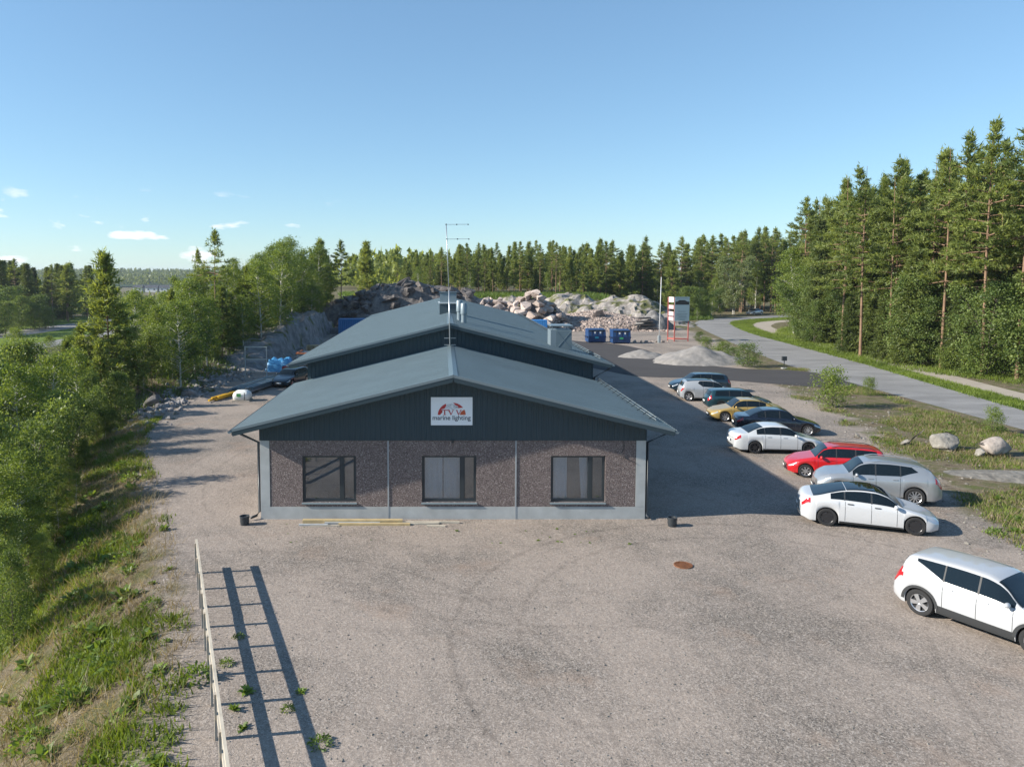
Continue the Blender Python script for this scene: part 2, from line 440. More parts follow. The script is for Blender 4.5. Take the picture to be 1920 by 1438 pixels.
M_TURF = mat('verge_turf', (.085, .13, .022), .95, spec=.1, noise=.4, nscale=1.6)
px = lambda L_: [P(a, b, 0) for a, b in L_]
ROAD_A = px([(2300, 908), (1920, 806), (1640, 730), (1500, 692), (1420, 663), (1350, 633), (1313, 615), (1303, 606), (1325, 599), (1400, 594.5), (1480, 590.5), (1600, 585)])
ROAD_B = px([(2300, 872), (1920, 770), (1760, 724), (1600, 677), (1480, 645), (1410, 626), (1376, 612), (1370, 605), (1385, 601), (1430, 597.5), (1490, 594.5), (1600, 589)])
strip('road', ROAD_A, ROAD_B, .012, M_ROAD)
PATH_A = px([(2300, 848), (1920, 752), (1760, 711), (1600, 667), (1500, 640), (1440, 623), (1413, 613), (1412, 608), (1430, 603.5), (1500, 598.5), (1600, 594)])
PATH_B = px([(2300, 830), (1920, 738), (1760, 697), (1620, 660), (1530, 638), (1470, 622), (1447, 613), (1450, 608), (1465, 604.5), (1520, 601), (1600, 597)])
strip('footpath', PATH_A, PATH_B, .012, M_PATH)
strip('grass_verge', ROAD_B, PATH_A, .006, M_TURF)
# fresh asphalt drive from the yard to the road
DR_A = px([(1030, 632), (1085, 640), (1150, 645), (1205, 655), (1260, 672), (1320, 684), (1400, 692), (1470, 694), (1530, 699)])
DR_B = px([(980, 650), (1080, 682), (1140, 696), (1200, 706), (1300, 709), (1400, 716), (1520, 725), (1600, 728), (1648, 732.5)])
strip('driveway', DR_A, DR_B, .018, M_NEW)
# highway down in the valley on the left
HZ = -4.0
hp = lambda L_: [P(a, b, HZ) for a, b in L_]
HW1A = hp([(-300, 718), (0, 668), (140, 643), (300, 610), (420, 585)]); HW1B = hp([(-300, 690), (0, 652), (140, 632), (300, 601), (420, 580)])
HW2A = hp([(-300, 660), (0, 634), (140, 615), (300, 592), (420, 574)]); HW2B = hp([(-300, 640), (0, 621), (140, 606), (300, 587), (420, 570)])
strip('highway_near_lane', HW1A, HW1B, HZ + .02, M_ROAD)
strip('highway_far_lane', HW2A, HW2B, HZ + .02, M_ROAD)
M_TURF2 = mat('median_turf', (.12, .17, .03), .95, spec=.1, noise=.3, nscale=.8)
strip('highway_median', HW1B, HW2A, HZ + .01, M_TURF2)
strip('highway_roadside_grass', HW2B, hp([(-300, 625), (0, 612), (140, 594), (300, 580), (420, 565)]), HZ + .01, M_TURF2)

# ================================================================== BUILDINGS
M_ROOF = mat('blue_grey_roof_sheet', (.112, .152, .168), .38, metal=0.0, spec=.5, noise=.10, nscale=.7)
M_TRIM = mat('dark_slate_trim', (.026, .048, .062), .4)
M_TRIML = mat('slate_trim_edge', (.16, .20, .22), .35)
M_CLAD = mat('dark_slate_cladding', (.022, .047, .062), .45, noise=.06, nscale=1.5)
M_CONC = mat('pale_concrete', (.42, .43, .42), .85, noise=.16, nscale=1.8, bump=.15, bscale=60)
M_FRAME = mat('window_frame_anthracite', (.03, .04, .047), .35)
M_GALV = mat('galvanised_steel', (.45, .48, .5), .35, metal=.7)
M_DARKM = mat('dark_metal', (.03, .035, .04), .4)
M_CURT = mat('white_curtain', (.80, .81, .83), .9)
M_BLIND = mat('brown_blind', (.26, .22, .20), .85, noise=.1, nscale=3)
M_ROOM = mat('dim_room', (.045, .045, .05), .9)

def aggregate_mat():
    m = bpy.data.materials.new('exposed_aggregate'); m.use_nodes = True
    t = m.node_tree; b = t.nodes['Principled BSDF']; L = t.links.new
    tc = N(t, 'ShaderNodeTexCoord')
    v = N(t, 'ShaderNodeTexVoronoi'); v.inputs['Scale'].default_value = 42; L(tc.outputs['Object'], v.inputs[0])
    s = N(t, 'ShaderNodeSeparateColor'); L(v.outputs['Color'], s.inputs[0])
    r = ramp(t, [(0, (.08, .06, .056)), (.35, (.140, .108, .102)), (.75, (.20, .155, .145)), (.95, (.29, .24, .22)), (1, (.44, .39, .365))]); L(s.outputs[0], r.inputs[0])
    n = N(t, 'ShaderNodeTexNoise'); n.inputs['Scale'].default_value = .8; n.inputs['Detail'].default_value = 5; L(tc.outputs['Object'], n.inputs[0])
    mr = N(t, 'ShaderNodeMapRange'); mr.inputs[3].default_value, mr.inputs[4].default_value = .8, 1.2; L(n.outputs[0], mr.inputs[0])
    mx = N(t, 'ShaderNodeMixRGB', blend_type='MULTIPLY'); mx.inputs[0].default_value = 1; L(r.outputs[0], mx.inputs[1]); L(mr.outputs[0], mx.inputs[2])
    L(mx.outputs[0], b.inputs['Base Color']); b.inputs['Roughness'].default_value = .8
    bp = N(t, 'ShaderNodeBump'); bp.inputs['Strength'].default_value = .7; bp.inputs['Distance'].default_value = .015; L(v.outputs['Distance'], bp.inputs['Height']); bp.invert = True
    L(bp.outputs[0], b.inputs['Normal'])
    return m
M_AGG = aggregate_mat()
def glass_mat(name='window_glass', tint=(.82, .85, .88), gloss=.10):
    m = bpy.data.materials.new(name); m.use_nodes = True
    t = m.node_tree; t.nodes.clear(); L = t.links.new
    out = N(t, 'ShaderNodeOutputMaterial'); tr = N(t, 'ShaderNodeBsdfTransparent'); tr.inputs[0].default_value = (*tint, 1)
    gl = N(t, 'ShaderNodeBsdfGlossy'); gl.inputs['Roughness'].default_value = .01; gl.inputs[0].default_value = (.9, .95, 1, 1)
    lw = N(t, 'ShaderNodeFresnel'); lw.inputs[0].default_value = 1.5
    ad = N(t, 'ShaderNodeMath', operation='ADD'); ad.inputs[1].default_value = gloss; L(lw.outputs[0], ad.inputs[0])
    mx = N(t, 'ShaderNodeMixShader'); L(ad.outputs[0], mx.inputs[0]); L(tr.outputs[0], mx.inputs[1]); L(gl.outputs[0], mx.inputs[2]); L(mx.outputs[0], out.inputs[0])
    return m
M_GLASS = glass_mat()

RX = .38                                       # ridge line x of both volumes
def roof_slope(name, parent, sgn, y0, y1, half, z_ridge, z_eave, spacing=.24):
    """ribbed metal sheet from ridge to eave; ribs run down the slope"""
    m = MB(); slope = (z_ridge - z_eave) / half
    n = Vector((sgn * slope, 0, 1)).normalized()
    ys = []
    y = y0
    while y < y1 - 1e-6:
        e = min(y + spacing, y1)
        for q, hgt in ((0, 0), (.62, 0), (.70, .035), (.90, .035), (.98, 0)):
            ys.append((y + (e - y) * q, hgt))
        y = e
    ys.append((y1, 0))
    rows = []
    for (yy, hh) in ys:
        a = Vector((RX + sgn * .02, yy, z_ridge)) + n * hh; c = Vector((RX + sgn * half, yy, z_eave)) + n * hh
        rows.append([a, c] if sgn < 0 else [c, a])
    m.grid(rows)
    o = m.build(name, M_ROOF, parent)
    # underside (soffit)
    s = MB(); rows = []
    for yy in (y0, y1):
        a = Vector((RX + sgn * .02, yy, z_ridge - .16)); c = Vector((RX + sgn * half, yy, z_eave - .16))
        rows.append([c, a] if sgn < 0 else [a, c])
    s.grid(rows); s.build('soffit', M_TRIM, o)
    return o
def gable_cladding(name, parent, y, x0, x1, zb, ztop, spacing=.195, depth=.022):
    m = MB(); x = x0; pts = []
    while x < x1 - 1e-6:
        e = min(x + spacing, x1)
        for q, d in ((0, 0), (.58, 0), (.66, depth), (.92, depth), (1.0, 0)):
            if q == 1.0 and e < x1 - 1e-6: continue
            pts.append((x + (e - x) * q, d))
        x = e
    m.grid([[(a, y - d, zb) for a, d in pts], [(a, y - d, ztop(a)) for a, d in pts]])
    return m.build(name, M_CLAD, parent)

def rake_trim(parent, y_front, half, zr, ze, name='rake_board'):
    for sgn in (-1, 1):
        a = Vector((RX, y_front, zr - .11)); c = Vector((RX + sgn * (half + .0), y_front, ze - .11))
        o = MB().bar(a - Vector((0, .025, 0)), c - Vector((0, .025, 0)), .05, .24).build(name, M_TRIM, parent)
        MB().bar(a + Vector((0, -.054, .10)), c + Vector((0, -.054, .10)), .012, .10).build('rake_flashing', M_TRIML, o)
        MB().bar(a + Vector((0, .04, .131)), c + Vector((0, .04, .131)), .14, .016).build('verge_cap', M_ROOF, o)

def half_gutter(parent, x, y0, y1, z, sgn):
    m = MB(); rows = []
    for yy in (y0, y1):
        r = []
        for k in range(9):
            an = math.pi + math.pi * k / 8
            r.append((x + sgn * .07 + .075 * math.cos(an), yy, z + .075 * math.sin(an)))
        rows.append(r)
    m.grid(rows)
    for yy in (y0, y1):
        m.poly([(x + sgn * .07 + .075 * math.cos(math.pi + math.pi * k / 8), yy, z + .075 * math.sin(math.pi + math.pi * k / 8)) for k in range(9)])
    return m.build('gutter', M_TRIML, parent)

def snow_guard(parent, y0, y1, half, zr, ze, at):
    """two-pipe snow guard near the right eave"""
    slope = (zr - ze) / half
    g = None
    for k, up in enumerate((.09, .19)):
        x = RX + at; z = zr - slope * at + up
        o = MB().tube([(x, y0, z), (x, y1, z)], .020, 8).build('snow_guard_pipe', mat('snow_guard_grey', (.10, .13, .15), .5, metal=.2), parent, smooth=True)
        g = g or o
    yy = y0 + .3
    while yy < y1:
        x = RX + at; z = zr - slope * at
        b = MB(); b.bar((x, yy, z), (x, yy, z + .24), .012, .05); b.bar((x - .22, yy, z + slope * .22 + .02), (x, yy, z + .20), .012, .03)
        b.build('snow_guard_bracket', M_DARKM, parent)
        yy += .9

# ---------------- low front building
YF, YB = 28.35, 39.5
XL, XR = -7.05, 7.80
ZC = 3.14
F_HALF, F_ZR, F_ZE = 8.31, 5.67, 3.62
fb = thing('office_building', 'low slate-blue gabled building with pebble-finish concrete panels and three front windows', 'building', (RX, YF, 0))
fb_inv = Matrix.Translation((-RX, -YF, 0))
def adopt(o, par):
    o.parent = par; o.matrix_parent_inverse = Matrix.Translation((-par.location.x, -par.location.y, -par.location.z))
class W:       # world-coordinate builder that parents to a thing standing at its base
    pass
_old_link = link_mesh
def link_mesh(name, me, m, parent=None, loc=None):
    o = bpy.data.objects.new(name, me); col.objects.link(o)
    if m is not None and not me.materials: me.materials.append(m)
    if parent is not None:
        o.parent = parent
        if parent.get('_world'):
            o.matrix_parent_inverse = Matrix.Translation(-Vector(parent['_world']))
            o['_wchild'] = 1
    if loc is not None: o.location = loc
    return o
def world_thing(o): o['_world'] = tuple(o.location); return o
world_thing(fb)

WIN = [(-5.43, -3.36, -3.91, 0), (-.82, 1.28, .74, 1), (4.15, 6.25, 5.68, 2)]
WZ0, WZ1 = .67, 2.48
PZ = .486
# three panels with window openings, thickness .2
bays = [(-6.67, -2.14, WIN[0]), (-2.10, 2.78, WIN[1]), (2.82, 7.41, WIN[2])]
for (a, b, w) in bays:
    m = MB(); y0, y1 = YF, YF + .22
    m.box((a, y0, PZ + .004), (w[0], y1, ZC)); m.box((w[1], y0, PZ + .004), (b, y1, ZC))
    m.box((w[0], y0, PZ + .004), (w[1], y1, WZ0)); m.box((w[0], y0, WZ1), (w[1], y1, ZC))
    m.build('wall_panel', M_AGG, fb)
for (a, b) in ((XL, -2.135), (-2.105, 2.785), (2.815, XR)):
    MB().box((a, YF - .012, -.3), (b, YF + .25, PZ)).build('plinth', M_CONC, fb)
for (a, b) in ((XL, -6.69), (7.43, XR)):
    MB().box((a, YF - .012, PZ + .008), (b, YF + .24, ZC)).build('corner_pilaster', M_CONC, fb)
M_JOINT = mat('joint_sealant', (.33, .35, .36), .6)
for x in (-2.12, 2.80):
    MB().box((x - .028, YF - .02, -.1), (x + .028, YF + .05, ZC - .005)).build('joint_strip', M_JOINT, fb)
for x in (-6.68, 7.42):
    MB().box((x - .008, YF + .01, PZ), (x + .008, YF + .1, ZC)).build('joint_strip', M_DARKM, fb)
# side and rear walls
MB().box((XL + .012, YF + .26, -.3), (XL + .25, YB, ZC + .2)).build('side_wall', M_AGG, fb)
MB().box((XR - .25, YF + .26, -.3), (XR - .012, YB, ZC + .2)).build('side_wall', M_AGG, fb)
MB().box((XR - .008, YF + .26, -.3), (XR + .012, YB, PZ)).build('plinth', M_CONC, fb)
MB().box((XL - .012, YF + .26, -.3), (XL + .008, YB, PZ)).build('plinth', M_CONC, fb)
gable_cladding('gable_cladding', fb, YF - .03, XL - .02, XR + .02, ZC - .03, lambda x: F_ZR - .17 - abs(x - RX) * (F_ZR - F_ZE) / F_HALF)
MB().box((XL - .02, YF - .034, ZC - .06), (XR + .02, YF + .02, ZC - .031)).build('drip_flashing', M_TRIM, fb)
MB().box((XL, YF + .02, ZC - .02), (XR, YF + .1, ZC + .5)).build('gable_backing', M_ROOM, fb)
for sgn in (-1, 1):
    roof_slope('roof', fb, sgn, YF - .65, YB - .04, F_HALF, F_ZR, F_ZE)
    MB().box((RX + sgn * F_HALF - .02, YF - .65, F_ZE - .20), (RX + sgn * F_HALF + .02, YB - .04, F_ZE - .01)).build('eave_fascia', M_TRIM, fb)
    half_gutter(fb, RX + sgn * (F_HALF + .02), YF - .7, YB, F_ZE - .06, sgn)
rake_trim(fb, YF - .65, F_HALF, F_ZR, F_ZE)
m = MB()
for sgn in (-1, 1):
    m.add([(RX, YF - .71, F_ZR + .045), (RX, YB - .05, F_ZR + .045), (RX + sgn * .17, YB - .05, F_ZR + .0), (RX + sgn * .17, YF - .71, F_ZR + .0)], [(0, 1, 2, 3)] if sgn < 0 else [(3, 2, 1, 0)])
m.build('ridge_cap', M_ROOF, fb)
snow_guard(fb, YF + .3, YB + .2, F_HALF, F_ZR, F_ZE, F_HALF - .42)
# downpipes
def downpipe(parent, x_eave, x_wall, y, z_eave, foot):
    pts = [(x_eave, y, z_eave - .1), (x_eave, y, z_eave - .22), (x_wall, y, z_eave - .62), (x_wall, y, .28), (x_wall + foot * .10, y - .05, .14), (x_wall + foot * .30, y - .2, .10)]
    MB().tube(pts, .05, 10).build('downpipe', M_DARKM, parent, smooth=True)
downpipe(fb, RX - F_HALF - .05, XL - .07, YF + .05, F_ZE, -1)
downpipe(fb, RX + F_HALF + .05, XR + .07, YF + .05, F_ZE, 0.2)
# windows
for (x0, x1, xm, k) in WIN:
    y = YF + .07
    fr = MB(); t = .075
    fr.box((x0, y, WZ0), (x0 + t, y + .1, WZ1)); fr.box((x1 - t, y, WZ0), (x1, y + .1, WZ1))
    fr.box((x0 + t, y, WZ1 - t), (x1 - t, y + .1, WZ1)); fr.box((x0 + t, y, WZ0), (x1 - t, y + .1, WZ0 + t + .03))
    w = fr.build('window', M_FRAME, fb)
    mu = MB().box((xm - .065, y - .004, WZ0 + t + .03), (xm + .065, y + .096, WZ1 - t)).build('mullion', M_FRAME, w)
    for (a, b) in ((x0 + t, xm - .065), (xm + .065, x1 - t)):
        MB().box((a, y + .04, WZ0 + t + .03), (b, y + .046, WZ1 - t)).build('pane', M_GLASS, w)
        for q in (a, b - .03): MB().box((q, y + .02, WZ0 + t + .03), (q + .03, y + .039, WZ1 - t)).build('sash', M_FRAME, w)
    MB().add([(x0 - .03, YF - .07, WZ0 - .045), (x1 + .03, YF - .07, WZ0 - .045), (x1 + .03, y + .02, WZ0 + .008), (x0 - .03, y + .02, WZ0 + .008),
              (x0 - .03, YF - .07, WZ0 - .075), (x1 + .03, YF - .07, WZ0 - .075), (x1 + .03, y + .02, WZ0 - .03), (x0 - .03, y + .02, WZ0 - .03)],
             [(0,1,2,3),(7,6,5,4),(0,4,5,1),(1,5,6,2),(3,2,6,7),(0,3,7,4)]).build('sill', M_TRIML, w)
    # shallow room behind
    rm = MB(); d = YF + 1.6
    rm.add([(x0 - .3, d, WZ0 - .3), (x1 + .3, d, WZ0 - .3), (x1 + .3, d, WZ1 + .2), (x0 - .3, d, WZ1 + .2),
            (x0 - .3, YF + .225, WZ0 - .3), (x1 + .3, YF + .225, WZ0 - .3), (x1 + .3, YF + .225, WZ1 + .2), (x0 - .3, YF + .225, WZ1 + .2)],
           [(0,1,2,3),(4,0,3,7),(1,5,6,2),(3,2,6,7),(4,5,1,0)])
    rm.build('room_recess', M_ROOM, w)
    def curtain(a, b, yy, m_, fold=.018, sw=0):
        n = int((b - a) / .03) + 2; rows = [[], []]
        for i in range(n):
            u = i / (n - 1); x = a + (b - a) * u; o = fold * math.sin(x * 38 + 2 * math.sin(x * 9))
            rows[0].append((x, yy + o, WZ0 + .03)); rows[1].append((x + sw * (1 - u), yy + o, WZ1 - .03))
        MB().grid(rows).build('curtain', m_, w, smooth=True)
    if k == 0:
        curtain(x0 + .04, x1 - .04, YF + .235, M_BLIND, .002)
    elif k == 1:
        curtain(x0 + .03, x0 + .80, YF + .245, M_CURT, .015); curtain(x0 + .83, xm - .02, YF + .265, M_CURT); curtain(xm + .02, x1 - .03, YF + .24, M_BLIND, .003)
    else:
        curtain(x0 + .03, x0 + .66, YF + .245, M_CURT, .015); curtain(x0 + .68, xm - .18, YF + .27, M_BLIND, .003); curtain(xm - .30, xm, YF + .25, M_CURT, .02, -.12); curtain(xm + .02, x1 - .03, YF + .24, M_BLIND, .003)
# little cable by the right pilaster
MB().tube([(6.95, YF - .03, 3.1), (6.95, YF - .035, 2.75), (6.78, YF - .04, 2.52), (6.98, YF - .04, 2.42), (7.2, YF - .05, 2.3), (7.44, YF - .03, 2.18)], .012, 6).build('loose_cable', M_DARKM, fb)
MB().lathe((.36, YF - .07, 3.0), [(.0, 0), (.05, 0), (.05, .1), (.0, .1)], 10).build('wall_lamp', M_DARKM, fb)

# ---------------- taller rear hall
H_HALF, H_ZR, H_ZE = 8.48, 6.85, 4.74
HY0, HY1 = 39.5, 84.0
hb = world_thing(thing('warehouse_hall', 'long taller slate-blue metal hall behind the low building', 'building', (RX, HY0, 0)))
HXL, HXR = RX - 7.6, RX + 7.6
gable_cladding('gable_cladding', hb, HY0, HXL, HXR, 2.6, lambda x: H_ZR - .17 - abs(x - RX) * (H_ZR - H_ZE) / H_HALF, .21, .03)
MB().box((HXL, HY0 + .01, -.3), (HXR, HY0 + .2, 4.6)).build('front_wall', M_CLAD, hb)
def side_clad(x, sgn):
    m = MB(); pts = []; y = HY0 + .2
    while y < HY1:
        for q, d in ((0, 0), (.58, 0), (.66, .025), (.92, .025)):
            pts.append((y + .21 * q, d))
        y += .21
    m.grid([[(x + sgn * d, yy, -.3) for yy, d in pts], [(x + sgn * d, yy, 4.75) for yy, d in pts]])
    m.build('side_wall', M_CLAD, hb)
side_clad(HXL, -1); side_clad(HXR, 1)
MB().box((HXL, HY1 - .2, -.3), (HXR, HY1, 4.7)).build('rear_wall', M_CLAD, hb)
for sgn in (-1, 1):
    roof_slope('roof', hb, sgn, HY0 - .5, HY1 + .5, H_HALF, H_ZR, H_ZE)
    MB().box((RX + sgn * H_HALF - .02, HY0 - .5, H_ZE - .2), (RX + sgn * H_HALF + .02, HY1 + .5, H_ZE - .01)).build('eave_fascia', M_TRIM, hb)
    half_gutter(hb, RX + sgn * (H_HALF + .02), HY0 - .55, HY1 + .5, H_ZE - .06, sgn)
rake_trim(hb, HY0 - .5, H_HALF, H_ZR, H_ZE)
m = MB()
for sgn in (-1, 1):
    m.add([(RX, HY0 - .56, H_ZR + .045), (RX, HY1 + .5, H_ZR + .045), (RX + sgn * .17, HY1 + .5, H_ZR), (RX + sgn * .17, HY0 - .56, H_ZR)], [(0, 1, 2, 3)] if sgn < 0 else [(3, 2, 1, 0)])
m.build('ridge_cap', M_ROOF, hb)
snow_guard(hb, HY0 + .2, HY1, H_HALF, H_ZR, H_ZE, H_HALF - .45)
MB().tube([(RX + H_HALF + .05, HY0 + .1, H_ZE - .12), (RX + H_HALF + .05, HY0 + .1, H_ZE - .3), (HXR + .08, HY0 + .1, H_ZE - .8), (HXR + .08, HY0 + .1, .2)], .05, 10).build('downpipe', M_DARKM, hb, smooth=True)
# roof ventilation
M_VENT = mat('vent_sheet', (.19, .24, .27), .4, metal=.2)
M_VENTD = mat('vent_dark', (.05, .075, .09), .4)
hz = lambda x: H_ZR - abs(x - RX) * (H_ZR - H_ZE) / H_HALF
v = MB().box((RX - .62, 49.6, H_ZR - .5), (RX + .62, 50.9, H_ZR + .62)).build('ridge_vent_housing', M_VENTD, hb)
MB().box((RX - .72, 49.5, H_ZR + .622), (RX + .95, 51.0, H_ZR + .70)).build('flange', mat('pale_flange', (.5, .54, .56), .4), v)
MB().box((RX - .60, 49.65, H_ZR + .702), (RX + .50, 50.8, H_ZR + 1.32)).build('cowl', M_VENT, v)
MB().box((RX - .66, 49.6, H_ZR + 1.322), (RX + .56, 50.85, H_ZR + 1.37)).build('cap', M_VENTD, v)
for (x, y, h) in ((.95, 43.6, 1.25), (1.17, 42.3, 1.2)):
    z = hz(x)
    MB().lathe((x, y, z - .1), [(.0, 0), (.17, 0), (.15, .25), (.15, h * .5), (.19, h * .52), (.19, h), (.15, h + .05), (0, h + .05)], 16).build('vent_pipe', M_VENT, hb, smooth=None, angle=40)
x0, x1, y0, y1 = 5.95, 7.12, 41.2, 42.4
v = MB().box((x0, y0, hz(x1) - .1), (x1, y1, hz(6.4) + 1.0)).build('vent_housing', M_VENT, hb)
fz0, fz1 = hz(x1) + .1, hz(6.4) + 1.0
pn = MB().box((x0 + .3, y0 - .012, fz0), (x1 - .02, y0 - .002, fz1 - .05)).build('access_panel', mat('vent_panel', (.12, .165, .19), .4), v)
b = MB(); b.bar((x0 + .32, y0 - .02, fz0 + .03), (x1 - .04, y0 - .02, fz1 - .08), .016, .02); b.bar((x0 + .32, y0 - .02, fz1 - .08), (x1 - .04, y0 - .02, fz0 + .03), .016, .02); b.build('cross_brace', M_VENT, v)
b = MB(); b.box((x0 - .0, y0 - .05, fz1 + .2), (x1 + .05, y1 + .05, fz1 + .26))
for (a, c) in ((x0 + .1, y0 + .1), (x1 - .1, y0 + .1), (x0 + .1, y1 - .1), (x1 - .1, y1 - .1)): b.box((a - .02, c - .02, fz1), (a + .02, c + .02, fz1 + .2))
b.build('rain_plate', M_VENT, v)

# ---------------- sign board on the gable
M_SIGN = mat('white_sign_board', (.84, .86, .88), .4)
M_INK = mat('dark_sign_ink', (.03, .045, .065), .5)
M_RED = mat('sign_red', (.50, .035, .035), .5)
M_ORG = mat('sign_orange_red', (.55, .10, .035), .5)
M_GREY = mat('sign_grey', (.36, .37, .40), .5)
sg = world_thing(thing('company_sign', 'white company sign with red half-dome emblem and dark lettering on the front gable', 'sign', (.325, YF - .06, 3.69)))
SX0, SX1, SZ0, SZ1 = -.47, 1.12, 3.69, 4.77
SY = YF - .09
MB().box((SX0, SY, SZ0), (SX1, YF - .053, SZ1)).build('board', M_SIGN, sg)
def s2(u, v, lift=.004):                        # photo-zoom pixel (285..1535, 220..1050) -> board
    return (SX0 + (u - 287) / (1533 - 287) * (SX1 - SX0), SY - lift, SZ1 - (v - 222) / (1052 - 222) * (SZ1 - SZ0))
def flat(name, pts, m_, lift=.004):
    p = [s2(a, b, lift) for a, b in pts]
    bm = bmesh.new(); f = bm.faces.new([bm.verts.new(q) for q in p]); bmesh.ops.triangulate(bm, faces=[f])
    bmesh.ops.recalc_face_normals(bm, faces=bm.faces[:])
    me = bpy.data.meshes.new(name); bm.to_mesh(me); bm.free(); return link_mesh(name, me, m_, sg)
def arc(cx, cy, rx, ry, a0, a1, n=16):
    return [(cx + rx * math.cos(R(a0 + (a1 - a0) * i / n)), cy - ry * math.sin(R(a0 + (a1 - a0) * i / n))) for i in range(n + 1)]
C_ = (912, 745)
flat('emblem_left', arc(*C_, 418, 365, 180, 114) + [(745, 480), (690, 560), (600, 580), (600, 655), (640, 660), (560, 745)], M_RED)
flat('emblem_top', arc(*C_, 418, 365, 85, 36) + [(1090, 545), (1100, 490), (1000, 450), (990, 420)], M_RED)
flat('emblem_right', arc(*C_, 418, 365, 26, 0) + [(1150, 745), (1190, 650)], M_ORG)
for i, (a, b) in enumerate((((760, 445), (920, 430)), ((730, 500), (900, 455)), ((700, 555), (900, 490)), ((800, 575), (930, 520)), ((900, 575), (1090, 530)), ((960, 470), (1080, 500)), ((950, 510), (1120, 520)), ((930, 440), (1000, 470)))):
    flat('emblem_ray', [(a[0], a[1] - 8), (b[0], b[1] - 8), (b[0], b[1] + 8), (a[0], a[1] + 8)], M_GREY, .006)
def strokes(name, segs, w, m_):
    mm = MB()
    for (a, b, ww) in segs:
        p = Vector(s2(*a, .008)); q = Vector(s2(*b, .008)); mm.bar(p, q, .003, (ww or w) * (SX1 - SX0) / 1246, up=(0, 0, 1) if abs(p.z - q.z) < .5 * abs(p.x - q.x) else (1, 0, 0))
    return mm.build(name, m_, sg)
strokes('letter_T', [((615, 603), (815, 603), 22), ((700, 603), (700, 740), 34), ((660, 740), (740, 740), 14), ((620, 603), (620, 640), 12), ((808, 603), (808, 640), 12)], 20, M_RED)
strokes('letter_V', [((828, 603), (890, 740), 30), ((890, 740), (955, 603), 18), ((805, 603), (860, 603), 12), ((925, 603), (985, 603), 12)], 20, M_RED)
strokes('letter_V', [((1058, 603), (1118, 740), 30), ((1118, 740), (1185, 603), 18), ((1030, 603), (1085, 603), 12), ((1155, 603), (1215, 603), 12)], 20, M_RED)
def text_mesh(body, name, m_, parent, x0, x1, y, z, depth=.003, rot=0.0, bold=.0):
    cu = bpy.data.curves.new(name, 'FONT'); cu.body = body; cu.size = 1; cu.offset = bold; cu.extrude = 0
    o = bpy.data.objects.new('tmp_text', cu); col.objects.link(o)
    bpy.context.view_layer.update()
    me = bpy.data.meshes.new_from_object(o.evaluated_get(bpy.context.evaluated_depsgraph_get()))
    bpy.data.objects.remove(o); bpy.data.curves.remove(cu)
    co = np.empty(len(me.vertices) * 3, np.float32); me.vertices.foreach_get('co', co); co = co.reshape(-1, 3)
    lo, hi = co[:, 0].min(), co[:, 0].max(); s = (x1 - x0) / (hi - lo)
    out = np.stack([x0 + (co[:, 0] - lo) * s, np.full(len(co), y), z + co[:, 1] * s], -1)
    me.vertices.foreach_set('co', out.astype(np.float32).ravel()); me.update(); me.name = name; me.materials.clear()
    return link_mesh(name, me, m_, parent)
tx0, _, tz = s2(338, 893); tx1, _, _ = s2(1480, 893)
text_mesh('marine lighting', 'lettering', M_INK, sg, tx0, tx1, SY - .005, tz, bold=.012)
# ---------------- antenna mast
am = world_thing(thing('antenna_mast', 'tall thin galvanised antenna mast with sideways aerials at the hall gable', 'antenna', (.34, 39.0, 5.2)))
MB().tube([(.36, 38.9, 5.45), (.30, 38.9, 8.6)], .035, 10).build('lower_pole', M_GALV, am, smooth=True)
MB().tube([(.30, 38.9, 8.6), (.15, 38.9, 12.05)], .025, 10).build('upper_pole', M_GALV, am, smooth=True)
for z in (5.75, 6.1): MB().bar((.05, 38.95, z), (.66, 38.95, z), .05, .03).build('wall_bracket', M_GALV, am)
MB().bar((.35, 38.9, 5.78), (.35, 39.5, 5.78), .04, .04).build('standoff', M_GALV, am)
for z, x0 in ((12.0, .15), (11.25, .19)):
    a = MB().tube([(x0, 38.9, z), (x0 + 1.14, 38.9, z + .01)], .011, 6).build('aerial_boom', M_GALV, am)
    for k in range(7):
        x = x0 + .02 + k * .186; MB().tube([(x, 38.62, z), (x, 39.18, z)], .007, 5).build('aerial_element', M_GALV, a)
    for x in (x0, x0 + .55, x0 + 1.14): MB().cbox((x, 38.9, z), (.06, .05, .06)).build('clamp', M_DARKM, a)

# ================================================================== CARS
M_TYRE = mat('tyre_rubber', (.018, .018, .019), .85)
M_RIM = mat('alloy_rim', (.55, .56, .58), .3, metal=.8)
M_RIMD = mat('dark_rim', (.03, .03, .033), .35, metal=.3)
M_CGLASS = mat('car_glass', (.006, .010, .013), .03, spec=.45)
M_PLAST = mat('black_plastic', (.028, .03, .032), .6)
M_LAMPW = mat('headlamp_lens', (.55, .58, .6), .08, metal=.4, spec=.8)
M_LAMPR = mat('tail_lamp_red', (.42, .012, .018), .12, coat=.6)
M_PLATE = mat('number_plate', (.68, .7, .7), .5)
def paint(name, c, metal=.0, rough=.28): return mat(name, c, rough, metal=metal, coat=.9)

